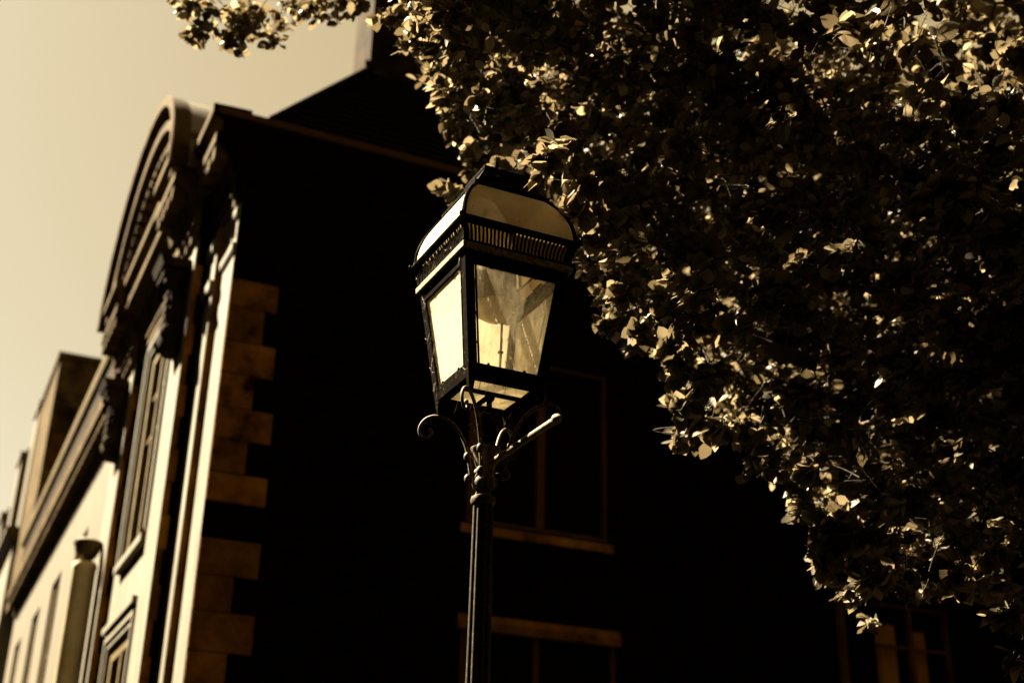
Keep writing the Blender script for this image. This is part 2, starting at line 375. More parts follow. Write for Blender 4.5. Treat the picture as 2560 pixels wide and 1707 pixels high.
# street front: piers A, B, pilasters C, D, bay between, low wing
XA, XB, XC, XW = 2.195, 2.126, 1.975, 2.10
b = MB(); b.box(XA, 2.21, YS+.003, YS+.402, 0, 8.9); b.box(XA, 2.6, YS+.403, 12.049, 0, 8.2); wpart(b, 'corner_pier', M['ashlar'])
for z in (7.62, 8.02):
    b = MB(); b.prism([(XA+.01, z), (XA-.02, z+.03), (XA-.035, z+.06), (XA-.035, z+.13), (XA+.01, z+.13)], lambda p, q, t: (p, t, q), YS-.02, 12.056); wpart(b, 'pier_capital', M['ashlar'])
b = MB(); b.box(XB, 2.59, 12.055, 12.423, 0, 8.2); cp = wpart(b, 'corner_pier', M['ashlar'])
b = MB(); b.box(XB+.006, 2.19, 12.051, 12.06, 0, 8.2); wpart(b, 'brown_return', M['brownstone'], cp)
for z in (7.42, 7.9):
    b = MB(); b.prism([(XB+.01, z), (XB-.03, z+.04), (XB-.04, z+.06), (XB-.04, z+.16), (XB+.01, z+.16)], lambda p, q, t: (p, t, q), 12.05, 12.424); wpart(b, 'pier_capital', M['ashlar'])
def pilaster(x, y0, y1, ztop=8.2):
    b = MB(); b.box(x, 2.58, y0, y1, 0, ztop); p = wpart(b, 'pilaster', M['ashlar'])
    b = MB(); b.box(x+.03, 2.19, y0-.003, y0+.02, 0, ztop); wpart(b, 'dark_brick_return', M['brick'], p)  # thin dark brick sheet; its black deepens the shade on the return
    # quoin-like brown stones on the return, towards its outer edge
    z = 1.2; k = 0
    while z < ztop-.6:
        b = MB(); b.box(x+.012, x+.06+.03*(k % 2), y0-.004, y0+.01, z, z+.33); z += .335; k += 1
        wpart(b, 'return_block', M['brownstone'], p)
    return p
pC = pilaster(XC, 12.425, 13.10); pD = pilaster(XC+.01, 16.08, 16.93)
CW = [(13.95, 15.42, 5.46, 8.02), (13.92, 15.44, 1.9, 4.45)]
b = MB(); holed(b, FF, 13.10, 16.08, 0, 8.6, XW, 2.56, CW); wpart(b, 'bay_wall', M['ashlar'])
for k, wd in enumerate(CW):
    window(FF, wd, XW+.015, 1, M['sash'], (.24, .16), .14, (14.64, 14.72), ((6.85, 7.4) if k == 0 else (3.2,)), (13.85, 15.52, wd[2]-.13, wd[2]+.005, .09))
    # moulded architrave round the opening
    b = MB(); u0, u1, v0, v1 = wd
    for j, (a, c) in enumerate(((.02, .09), (.09, .15))):
        t0 = XW - (.03 if j == 0 else .055)
        fbox(b, FF, u0-c, u0-a, v0, v1+c, XW+.01, t0); fbox(b, FF, u1+a, u1+c, v0, v1+c, XW+.01, t0); fbox(b, FF, u0-a, u1+a, v1+a, v1+c, XW+.01, t0)
    if k: fbox(b, FF, u0-.2, u1+.2, v1+.2, v1+.27, XW+.01, XW-.09)
    wpart(b, 'architrave', M['ashlar'])
# consoles at the pilaster heads
def console(yc, x, z):
    b = MB(); pts = []
    for i in range(44):
        t = i/43
        if t < .55:
            a = R(-60 + 620*t/.55); r_ = .035 + .085*t/.55
            pts.append((x-.13+r_*math.cos(a)*1.0, z-.25+r_*math.sin(a)))
    # scroll body: profile in x,z extruded across y
    prof = [(x+.01, z+.55), (x-.26, z+.55), (x-.27, z+.47), (x-.20, z+.40), (x-.17, z+.30), (x-.15, z+.18), (x-.15, z+.05), (x-.18, z-.05), (x-.20, z-.15), (x-.17, z-.26), (x-.10, z-.32), (x+.01, z-.33)]
    b.prism(prof, lambda p, q, t: (p, t, q), yc-.17, yc+.17)
    for s_ in (-1, 1):
        c = [(x-.10, yc+s_*.17, z-.18), (x-.10, yc+s_*.205, z-.18)]
        b.tube(c, [.12, .10], 18); b.tube([(x-.17, yc+s_*.165, z+.38), (x-.17, yc+s_*.20, z+.38)], [.085, .07], 16)
    for i in range(5):
        zz_ = z+.33-.1*i; b.box(x-.19, x-.12, yc-.12, yc+.12, zz_-.03, zz_+.03)
    b.prism([(x+.01, z+.56), (x-.29, z+.56), (x-.33, z+.66), (x+.01, z+.66)], lambda p, q, t: (p, t, q), yc-.24, yc+.24)
    return wpart(b, 'console', M['blackstone'], smooth=True)
console(12.80, XC, 7.35); console(16.5, XC+.01, 7.35)
# entablature: main run over the piers, forward blocks over the pilasters
def prof_run(x, dz=0, out=0):
    return [(x+.01, 8.20), (x-.045, 8.20), (x-.045, 8.33), (x-.07, 8.34), (x-.07, 8.50), (x-.12, 8.56), (x-.16, 8.70), (x-.24, 8.78), (x-.325-out, 8.84), (x-.325-out, 8.945), (x-.27-out, 8.965), (x-.27-out, 9.09), (x-.34-out, 9.13), (x-.385-out, 9.17), (x-.385-out, 9.27+dz), (x+.01, 9.29+dz)]
bl = lambda p, q, t: (p, t, q)
b = MB(); b.prism(prof_run(XA), bl, YS-.005, 12.42); cn = wpart(b, 'cornice', M['soot'])
b = MB(); b.prism(prof_run(XA), bl, YS-.014, YS-.006); wpart(b, 'end_shade_sheet', M['brick'], cn)  # thin dark sheet added so the shaded cornice end reads black
b = MB(); b.prism(prof_run(XC), bl, 12.425, 13.48); wpart(b, 'cornice', M['soot'])
b = MB(); b.prism(prof_run(XC), bl, 16.02, 17.25); wpart(b, 'cornice', M['soot'])
b = MB(); b.prism([(XC+.1, 9.30), (1.74, 9.30), (1.74, 9.46), (XC+.1, 9.47)], bl, 12.43, 12.96)
wpart(b, 'blocking_course', M['soot'])
b = MB(); b.prism(prof_run(XW-.02), bl, 13.485, 16.015); wpart(b, 'cornice', M['soot'])
def dentils(ys, x0, x1, z0, z1, wy):
    for y in ys:
        b = MB(); b.box(x0, x1, y, y+wy, z0, z1); wpart(b, 'dentil', M['soot'])
dentils([12.50+.235*i for i in range(4)], 1.665, 1.82, 8.66, 8.80, .12)
dentils([16.1+.235*i for i in range(5)], 1.665, 1.82, 8.66, 8.80, .12)
dentils([11.53+.23*i for i in range(4)], 1.885, 2.03, 8.66, 8.80, .12)
# segmental pediment over the bay
YC, AA, BB, Z0 = 14.78, 2.42, 1.78, 9.0
def arc(dr, t): return (YC - (AA-dr)*math.cos(t), Z0 + (BB-dr)*math.sin(t))
ap = [(.0, 1.70), (.0, 1.57), (.02, 1.555), (.12, 1.56), (.135, 1.575), (.14, 1.69), (.27, 1.70), (.275, 1.635), (.39, 1.64), (.405, 1.66), (.41, 1.80), (.60, 1.82), (.70, 1.93), (.72, 2.1), (.10, 2.1)]
b = MB(); rings = []
for i in range(57):
    t = math.pi*i/56; rings.append([(x, *arc(dr, t)) for dr, x in ap])
b.loft(rings); ped = wpart(b, 'pediment', M['soot'], smooth=True)
for i in range(25):
    b = MB(); t = math.pi*(i+.5)/25; y, z = arc(.53, t)
    mt = Matrix.Translation((1.78, y, z)) @ Matrix.Rotation(-(t-math.pi/2), 4, 'X')
    b.box(-.06, .08, -.065, .065, -.07, .07, M=mt); wpart(b, 'dentil', M['soot'], ped)
b = MB(); n = 40; pts = [(1.95, YC-2.2, 9.0)] + [(1.95, *arc(.6, math.pi*i/n)) for i in range(n+1)] + [(1.95, YC+2.2, 9.0)]
b.face(pts); wpart(b, 'tympanum', M['soot'], ped)
b = MB(); rr = []
for x in (1.69, 2.3, 3.0, 3.9):
    rr.append([(x, *arc(.015, math.pi*i/40)) for i in range(41)])
b.loft(rr, closed=False, cap=False)
for x in (2.9,): b.tube([(x, *arc(.008, math.pi*i/40)) for i in range(41)], .014, 6)
wpart(b, 'barrel_roof', M['lead'], smooth=True)
# steep hipped slate roof
b = MB(); x0, y0, y1, zb, zr = 2.45, 11.56, 18.2, 9.25, 13.98
yr = (y0+y1)/2; xr = x0+3.31
A_, B_, C_, D_ = (x0, y0, zb), (22, y0, zb), (22, y1, zb), (x0, y1, zb); E_, F_ = (xr, yr, zr), (19, yr, zr)
b.face([A_, B_, F_, E_]); b.face([B_, C_, F_]); b.face([C_, D_, E_, F_]); b.face([D_, A_, E_]); b.face([A_, B_, C_, D_])
for i in range(1, 34):          # slate courses: thin laps on the two visible slopes
    t = i/34; za = zb + (zr-zb)*t; dx = 3.31*t
    b.box(x0+dx-.004, 19.2, y0+3.32*t-.022, y0+3.32*t+.03, za-.012, za+.006)
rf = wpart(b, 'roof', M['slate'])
b = MB(); b.tube([(x0-.02, y0-.02, zb+.03), (xr, yr, zr+.04)], .05, 8); wpart(b, 'ridge_tile', M['slate'], rf)
b = MB(); b.tube([(xr, yr, zr+.04), (19, yr, zr+.04)], .06, 8); wpart(b, 'ridge_tile', M['slate'], rf)
# raked upstand of the party wall, sunlit on its street side
b = MB()
P = [(11.75, 9.3), (11.75, 9.95), (14.6, 14.0), (14.6, 13.3)]
b.prism(P, lambda p, q, t: (t, p, q), 5.05, 5.4); wpart(b, 'party_wall_upstand', M['ashlar'], rf)
# chimney on the hip
b = MB(); b.box(3.86, 5.3, 13.02, 13.75, 10.4, 14.6); b.box(3.78, 5.38, 12.95, 13.82, 11.15, 11.42); b.box(3.78, 5.38, 12.95, 13.82, 14.6, 14.9)
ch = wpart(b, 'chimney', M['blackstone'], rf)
# low wing running away down the street
WN = [(y, y+1.25, 4.4, 6.95) for y in (19.45, 22.3, 25.2, 28.3)]
b = MB(); holed(b, FF, 16.94, 31, 0, 8.36, XW, 2.5, WN); b.box(2.5, 8, 30.6, 31, 0, 8.3); b.box(2.5, 8, 18.3, 31, 8.2, 8.3); wpart(b, 'wing_wall', M['plaster'])
for i, wd in enumerate(WN):
    window(FF, wd, XW+.05, 1, M['sash'], (.16, .22), .10, None, (5.7,), (wd[0]-.06, wd[1]+.06, wd[2]-.12, wd[2]+.005, .08))
b = MB(); b.prism([(XW+.1, 7.86), (XW-.04, 7.86), (XW-.05, 7.95), (XW-.08, 8.0), (XW-.10, 8.10), (XW-.19, 8.14), (XW-.25, 8.18), (XW-.25, 8.37), (XW+.1, 8.40)], bl, 16.94, 31.02); wg = wpart(b, 'wing_cornice', M['soot'])
for i in range(52):
    b = MB(); b.box(XW-.20, XW-.06, 17.3+.26*i, 17.3+.26*i+.13, 8.0, 8.12); wpart(b, 'dentil', M['soot'], wg)
b = MB(); b.box(XW-.08, 2.4, 16.94, 31, 8.40, 9.42); wpart(b, 'parapet', M['blackstone'])
b = MB(); b.prism([(2.45, 9.43), (XW-.14, 9.43), (XW-.16, 9.50), (XW-.16, 9.60), (2.45, 9.62)], bl, 17.3, 31.02); wpart(b, 'parapet_coping', M['sash'])
# panelled projection with bowl-shaped rainwater head
b = MB(); b.box(1.965, 2.09, 16.96, 19.05, 0, 5.72); wpart(b, 'wing_pier', M['plaster'])
b = MB(); b.tube([(1.965, 19.06, 0), (1.965, 19.06, 5.7)], .055, 12); wpart(b, 'corner_bead', M['ashlar'], smooth=True)
b = MB(); b.lathe([(.03, 5.70), (.08, 5.735), (.125, 5.79), (.155, 5.87), (.16, 5.915), (.175, 5.925), (.175, 5.96), (.13, 5.99), (.02, 6.0)], (1.82, 16.62), 28); wpart(b, 'column_capital', M['dusty'], smooth=True)
b = MB(); b.lathe([(.158, 0), (.152, 2.0), (.142, 5.60), (.150, 5.62), (.150, 5.66), (.13, 5.70)], (1.82, 16.62), 32); wpart(b, 'attached_column', M['white_paint'], smooth=True)
# attic turret and stacks at the far end
b = MB(); holed(b, FS, 2.03, 3.0, 8.4, 13.72, 30.0, 30.25, [(2.13, 2.55, 11.0, 12.55)]); b.box(2.03, 3.0, 30.25, 33.5, 8.4, 13.7); b.box(1.97, 3.06, 29.94, 33.55, 13.72, 13.84)
b.lathe([(.001, 12.58), (.12, 12.6), (.15, 12.68), (.10, 12.78), (.001, 12.8)], (2.33, 29.93), 12)
tw = wpart(b, 'attic_turret', M['soot'])
b = MB(); b.face([(2.14, 30.1, 11.0), (2.54, 30.1, 11.0), (2.54, 30.1, 11.9), (2.14, 30.1, 11.9)]); wpart(b, 'louvre', M['timber'], tw)

# distant pale house beyond the wing, with its own stacks
FH = empty('terrace_house', 'pale distant house beyond the far end of the sunlit stone front, mostly out of frame', 'house', (1.9, 33.6, 0))
def fpart(b, name, mat, parent=None, **k):
    b.v = [(x-1.9, y-33.6, z) for x, y, z in b.v]; return b.build(name, mat, parent or FH, **k)
fh = [(34.4, 35.4, 5.5, 8.1), (37.2, 38.2, 5.5, 8.1), (40, 41, 5.5, 8.1)]
b = MB(); holed(b, FF, 33.6, 46, 0, 10.4, 1.93, 2.3, fh); b.box(2.3, 9, 33.6, 33.9, 0, 10.4); fpart(b, 'wall', M['ashlar'])
for u0, u1, v0, v1 in fh:
    b = MB(); fbox(b, FF, u0, u1, v0, v1, 2.1, 2.14); fpart(b, 'window', M['sash'])
b = MB(); b.prism([(2.4, 10.2), (1.83, 10.2), (1.70, 10.42), (1.70, 10.55), (2.4, 10.6)], bl, 33.55, 46.1); fpart(b, 'cornice', M['plaster'])
for y, h_, x_ in ((34.0, 13.9, 2.02), (37.5, 13.6, 1.98), (42.5, 13.2, 2.0)):
    b = MB(); b.box(x_, 3.4, y, y+1.1, 10.5, h_); b.box(x_-.06, 3.46, y-.06, y+1.16, h_, h_+.15)
    for k in range(3): b.lathe([(.11, h_+.15), (.13, h_+.45), (.10, h_+.5)], (x_+.25+.4*k, y+.55), 10)
    fpart(b, 'chimney', M['plaster'])

# ------------------------------ unseen dark brick block added behind the viewer: it shuts out the low sky on that side
OP = empty('rear_sky_blocker', 'unseen dark brick block added behind the viewer to block low sky', 'building', (6, -5, 0))
b = MB(); oh = [(x, x+1.3, z, z+2.1) for x in range(-30, 48, 12) for z in (1, 7, 13, 19)]
oh = [h for h in oh]
holed(b, lambda u, v, d: (u-6, d+5, v), -34, 50, 0, 31, -5, -5.4, oh); b.box(-40, 44, -14, -.41, 30.6, 31); b.box(-40, -39.6, -14, -.41, 0, 30.6); b.box(43.6, 44, -14, -.41, 0, 30.6); b.build('wall', M['brick'], OP)
for h in oh:
    b = MB(); b.box(h[0]-6, h[1]-6, -.3, -.2, h[2], h[3]); b.build('window', M['darkroom'], OP)
b = MB(); b.prism([(0, 30.2), (.35, 30.5), (.5, 31.2), (-.4, 31.3)], lambda p, q, t: (t, p, q), -40, 44); b.build('cornice', M['soot'], OP)
OL = empty('left_sky_blocker', 'unseen dark brick terrace added left of the view to block low sky', 'building', (-9, 20, 0))  # added out of view to keep low sky light off the walls
b = MB(); oh = [(y, y+1.2, z, z+2.0) for y in range(-4, 66, 12) for z in (1, 5, 9, 13)]
oh = [(h[0]-20, h[1]-20, h[2], h[3]) for h in oh]
holed(b, lambda u, v, d: (d, u, v), -32, 50, 0, 19, 0, -.4, oh); b.box(-8, -.41, -32, 50, 18.6, 19); b.box(-8, -.41, -32, -31.6, 0, 18.6); b.box(-8, -.41, 49.6, 50, 0, 18.6); b.build('wall', M['brick'], OL)
for h in oh:
    b = MB(); b.box(-.3, -.2, h[0], h[1], h[2], h[3]); b.build('window', M['darkroom'], OL)
b = MB(); b.prism([(0, 18.2), (.3, 18.5), (.4, 19.2), (-.4, 19.3)], lambda p, q, t: (p, t, q), -32, 50); b.build('cornice', M['soot'], OL)

# -------------------------------------------------------------- street lamp
AX, AY, AZ0 = 1.9763, 4.5929, 3.627
LAMP = empty('street_lamp', 'tall black iron street lamp with four sided glazed lantern in front of the dark building', 'street lamp', (AX, AY, 0), R(1.4))
IR = M['iron']
def rk(k, p):
    for _ in range(k): p = (-p[1], p[0], p[2])
    return p
def rot4(b, make):
    """make(bmesh collector) for the -Y side, copied round the four sides into one mesh"""
    for k in range(4):
        t = MB(); make(t); base = len(b.v)
        b.v += [rk(k, p) for p in t.v]; b.f += [[base+i for i in f] for f in t.f]; b.m += t.m
def sq(b, prof, m=0):
    """closed (w,h) profile swept round a square"""
    b.loft([[rk(k, (-w_, -w_, AZ0+h)) for w_, h in prof] for k in range(4)] + [[(-w_, -w_, AZ0+h) for w_, h in prof]], m, cap=False)
WB = lambda h: .172 + .1295*h
# fluted post and pedestal
b = MB()
b.lathe([(.17, .13), (.17, .30), (.155, .34), (.15, .75), (.16, .80), (.12, .86), (.085, .95), (.075, 1.0)], (0, 0), 16)
b.lathe([(.064, 1.0), (.052, 1.8), (.0425, 2.6), (.0375, 3.155)], (-.012, .005), 120, fl=9, amp=.22)
b.build('post', M['post_iron'], LAMP, smooth=True)
H = lambda h: AZ0+h
b = MB()
b.lathe([(.036, H(-.475)), (.047, H(-.468)), (.051, H(-.455)), (.047, H(-.440)), (.033, H(-.432)), (.030, H(-.418)), (.032, H(-.410)), (.043, H(-.403)), (.047, H(-.386)), (.043, H(-.368)), (.036, H(-.356)), (.032, H(-.345))], (-.012, .005), 28)
b.build('collar', M['dusty'], LAMP, smooth=True)
b = MB(); b.lathe([(.030, H(-.350)), (.034, H(-.33)), (.045, H(-.29)), (.055, H(-.255)), (.062, H(-.245)), (.062, H(-.238)), (.02, H(-.24))], (-.008, .003), 28); b.build('cup', M['grime'], LAMP, smooth=True)
b = MB(); b.tube([(0, 0, H(-.24)), (0, 0, H(.0))], .0115, 12); b.lathe([(.012, H(-.035)), (.022, H(-.022)), (.022, H(-.012))], (0, 0), 12); b.build('gas_pipe', IR, LAMP, smooth=True)
# four scroll brackets
def spline(P, n=6):
    out = []
    for i in range(len(P)-1):
        p0, p1, p2, p3 = [np.array(P[min(max(i+k, 0), len(P)-1)], float) for k in (-1, 0, 1, 2)]
        for j in range(n):
            t = j/n; out.append(tuple(.5*((2*p1) + (-p0+p2)*t + (2*p0-5*p1+4*p2-p3)*t*t + (-p0+3*p1-3*p2+p3)*t**3)))
    out.append(tuple(P[-1])); return out
SC = [(.050, -.375), (.050, -.345), (.056, -.29), (.066, -.225), (.082, -.17), (.105, -.122), (.132, -.09), (.158, -.074), (.180, -.072), (.200, -.084), (.213, -.108), (.215, -.135), (.206, -.156), (.191, -.164), (.178, -.156), (.174, -.140), (.181, -.131)]
for k in range(4):
    b = MB(); sp_ = spline(SC)
    rad = [.0085*(1-.35*i/(len(sp_)-1)) for i in range(len(sp_))]
    b.tube([rk(k, (-w_, -w_, H(h))) for w_, h in sp_], rad, 10)
    for w_, h in ((.062, -.262), (.058, -.355)): b.sphere(rk(k, (-w_, -w_, H(h))), .0155, 12, sz=1.3)
    e = rk(k, (-.181, -.181, H(-.131))); b.sphere(e, .009, 10)
    b.build('scroll_bracket', M['dusty'], LAMP, smooth=True)
# lantern corner bars
for k in range(4):
    b = MB(); rr = []
    for h in (-.068, .03, .2, .35, .508):
        W_ = WB(h); a = .040; c = .012
        rr.append([rk(k, (x, y, H(h))) for x, y in ((-W_, -W_), (-W_+a, -W_), (-W_+a, -W_+c), (-W_+c, -W_+c), (-W_+c, -W_+a), (-W_, -W_+a))] if h > -.02 else [rk(k, (x, y, H(h))) for x, y in ((-W_, -W_), (-W_+.018, -W_), (-W_+.018, -W_+c), (-W_+c, -W_+c), (-W_+c, -W_+.018), (-W_, -W_+.018))])
    b.loft(rr); 
    # inner bead beside the glass
    for s_ in (0, 1):
        p = []
        for h in (.03, .49):
            W_ = WB(h); q = (-W_+.046, -W_+.002, H(h)); q = q if s_ == 0 else (q[1], q[0], q[2]); p.append(rk(k, q))
        b.tube(p, .005, 6)
    b.build('corner_bar', IR, LAMP, bevel=.0028)
for k in range(4):
    for h0, h1, dp in ((.452, .512, .016), (-.012, .046, .016)):
        a, c = WB(h0), WB(h1); t = MB()
        t.loft([[rk(k, p) for p in [(x*(a-.03), -a+.0015, H(h0)) for x in (-1, 1)] + [(x*(a-.03), -a+dp, H(h0)) for x in (1, -1)]], [rk(k, p) for p in [(x*(c-.03), -c+.0015, H(h1)) for x in (-1, 1)] + [(x*(c-.03), -c+dp, H(h1)) for x in (1, -1)]]])
        t.build('rail', IR, LAMP, bevel=.0015)
# small round clips that hold the glass
for k in range(4):
    cl = []
    for h in (.13, .25, .37): cl += [(s_*(WB(h)-.043), -WB(h)+.006, h) for s_ in (-1, 1)]
    for x in (-.11, .09): cl += [(x, -WB(.452)+.006, .450), (x*.8, -WB(.05)+.006, .049)]
    for x, y, h in cl:
        b = MB(); b.sphere(rk(k, (x, y, H(h))), .0065, 8); b.build('glazing_clip', IR, LAMP, smooth=True)
# side panes
for k in range(4):
    b = MB(); rr = []
    for dp in (.010, .0125):
        rr.append([rk(k, (x*(WB(h)-.025), -WB(h)+dp, H(h))) for x, h in ((-1, .02), (1, .02), (1, .48), (-1, .48))])
    b.loft(rr); o = b.build('pane', M['clear'] if k == 0 else M['side_pane'] if k == 3 else M['pane'], LAMP)
    if k == 0: o['label'] = 'clearer front pane showing the gear inside'
# bottom frame and glass
b = MB(); sq(b, [(.166, -.012), (.166, .0), (.128, .0), (.128, -.012)])
b.box(-.128, .128, -.03, -.004, H(-.012), H(-.001)); b.box(-.011, .011, -.004, .128, H(-.012), H(-.002)); b.build('bottom_frame', IR, LAMP, bevel=.001)
b = MB(); b.box(-.14, .14, -.14, .14, H(.002), H(.0045)); b.build('bottom_pane', M['floor_pane'], LAMP)
for k in range(4):
    b = MB(); p = rk(k, (-.150, -.150, 0)); b.lathe([(.004, H(-.075)), (.009, H(-.066)), (.010, H(-.056)), (.005, H(-.046)), (.006, H(-.034)), (.014, H(-.024)), (.016, H(-.012))], p[:2], 12); b.build('drop_finial', IR, LAMP, smooth=True)
# fascia, slotted cove and ledge
b = MB(); sq(b, [(.226, .506), (.251, .506), (.252, .531), (.226, .531)]); b.build('fascia', M['grime'], LAMP, bevel=.0015)
CV = [(.245, .531), (.2452, .545), (.2462, .560), (.2488, .575), (.2530, .590), (.2590, .605), (.2640, .614), (.271, .625)]
def cove(t):
    n = 27; us = []
    for i in range(n): us += [-.93+1.86*(i+.27)/n, -.93+1.86*(i+.73)/n]
    us = [-1] + us + [1]
    for j in range(len(CV)-1):
        for i in range(len(us)-1):
            if i % 2 == 1 and 1 <= j <= 5: continue
            (w0, h0), (w1, h1) = CV[j], CV[j+1]
            t.face([(us[i]*w0, -w0, H(h0)), (us[i+1]*w0, -w0, H(h0)), (us[i+1]*w1, -w1, H(h1)), (us[i]*w1, -w1, H(h1))])
b = MB(); rot4(b, cove); o = b.build('vent_band', IR, LAMP); bl_ = MB(); sq(bl_, [(.218, .529), (.220, .529), (.236, .622), (.234, .622)]); bl_.build('vent_liner', M['liner'], LAMP); sm = o.modifiers.new('Solidify', 'SOLIDIFY'); sm.thickness = .0025; sm.offset = -1
b = MB(); sq(b, [(.252, .6255), (.272, .6255), (.275, .632), (.275, .640), (.268, .646), (.240, .646), (.240, .632)]); b.build('roof_ledge', IR, LAMP, bevel=.0015)
# bombe glass roof with iron hips, ventilator cap and spike
RP = spline([(.258, .645), (.252, .70), (.236, .755), (.209, .808), (.163, .868)], 4)
for k in range(4):
    b = MB(); r_out = [[rk(k, (x*(w_-.006), -w_, H(h))) for x in (-1, -.5, 0, .5, 1)] for w_, h in RP]
    b.loft(r_out, closed=False, cap=False); o = b.build('roof_pane', M['milk'], LAMP, smooth=True)
for k in range(4):
    b = MB(); b.tube([rk(k, (-w_, -w_, H(h))) for w_, h in RP], .0095, 8); b.sphere(rk(k, (-.272, -.272, H(.640))), .012, 8); b.build('roof_rib', IR, LAMP, smooth=True)
b = MB(); sq(b, [(.172, .862), (.177, .868), (.177, .880), (.160, .884), (.150, .884), (.150, .862)]); sq(b, [(.160, .8845), (.098, .995), (.09, .995), (.145, .8845)])
sq(b, [(.102, .9955), (.102, 1.010), (.094, 1.016), (.001, 1.022), (.001, .9955)]); b.build('ventilator_cap', IR, LAMP, bevel=.0015)
b = MB(); b.lathe([(.045, H(1.018)), (.022, H(1.03)), (.013, H(1.045)), (.021, H(1.062)), (.013, H(1.082)), (.007, H(1.10)), (.004, H(1.125)), (.001, H(1.14))], (0, 0), 14); b.build('finial', IR, LAMP, smooth=True)
# control gear canister and ribbed bowl inside
cx, cy = .012, -.004
b = MB(); b.lathe([(.02, H(.60)), (.07, H(.585)), (.086, H(.56)), (.088, H(.53)), (.088, H(.425)), (.086, H(.41)), (.06, H(.408))], (cx, cy), 32); b.build('gear_canister', M['enamel'], LAMP, smooth=True)
b = MB(); b.lathe([(.084, H(.412)), (.084, H(.395)), (.080, H(.375)), (.066, H(.352)), (.045, H(.338)), (.004, H(.334))], (cx, cy), 96, fl=40, amp=.05); b.build('ribbed_bowl', M['bowl'], LAMP, smooth=True)
b = MB(); b.tube([(.085, .08, H(.60)), (.085, .08, H(.30)), (.078, .08, H(.02))], .0055, 8); b.sphere((.082, .08, H(.235)), .014, 10, sz=.6); b.build('fuse_rod', M['enamel'], LAMP, smooth=True)
b = MB(); b.beam((.095, -.03, H(.385)), (.215, -.10, H(.505)), .030, .026); b.beam((.17, -.075, H(.455)), (.20, -.09, H(.49)), .05, .045)
b.build('bracket_arm', IR, LAMP, bevel=.002)
# ladder bar: towards the viewer, stub behind
b = MB(); b.tube([(0, -.03, H(-.306)), (0, -.575, H(-.306))], [.0145, .0125], 14); b.tube([(0, -.235, H(-.306)), (0, -.262, H(-.306))], .0165, 14)
b.lathe([(.002, -.022), (.014, -.018), (.019, -.006), (.018, .006), (.012, .016), (.006, .024), (.001, .027)], (0, 0), 16)
nb = len([1 for _ in range(7*16)])
for i in range(len(b.v)-nb, len(b.v)):
    x, y, z = b.v[i]; b.v[i] = (x, -.59-z, H(-.306)+y)
b.tube([(0, .03, H(-.306)), (0, .10, H(-.306))], .0135, 12)
b.build('ladder_bar', M['grime'], LAMP, smooth=True)
# cobwebs slung across the frame
def strand(p, q, sag, r_=.0007):
    p, q = Vector(p), Vector(q); b = MB()
    b.tube([p.lerp(q, t/5) + Vector((0, 0, -sag*math.sin(math.pi*t/5))) for t in range(6)], r_, 4); b.build('cobweb', M['web'], LAMP)
for i in range(26):
    h = random.uniform(-.05, .5); W_ = WB(h); y0_ = random.choice((1, 1, 1, -.8))*random.uniform(.85, 1.02)*W_; y1_ = y0_-random.uniform(.01, .05)
    strand((-W_-.004, y0_, H(h)), (-WB(h+.03)-.002, y1_, H(h+random.uniform(-.03, .07))), random.uniform(.002, .012), random.uniform(.0004, .001))
for i in range(22):
    k = random.randint(0, 3); h = random.uniform(-.33, -.08)
    p = rk(k, (-random.uniform(.06, .1), -random.uniform(.06, .1), H(h))); q = (random.uniform(-.02, .02), random.uniform(-.06, .06), H(h+random.uniform(-.06, .08)))
    strand(p, q, random.uniform(.0, .02), random.uniform(.0003, .0008))
for i in range(14):
    x = random.uniform(-.16, .16); y = random.choice((-.155, -.13, .1)); L_ = random.uniform(.02, .07)
    strand((x, y, H(-.012)), (x+random.uniform(-.02, .02), y, H(-.012-L_)), .004, random.uniform(.0006, .0016))
for i in range(16):
    y = random.uniform(-.25, .25); h = random.uniform(.535, .62)
    strand((-.252, y, H(h)), (-.262, y+random.uniform(-.05, .05), H(h+random.uniform(-.02, .03))), .004, random.uniform(.0005, .0012))


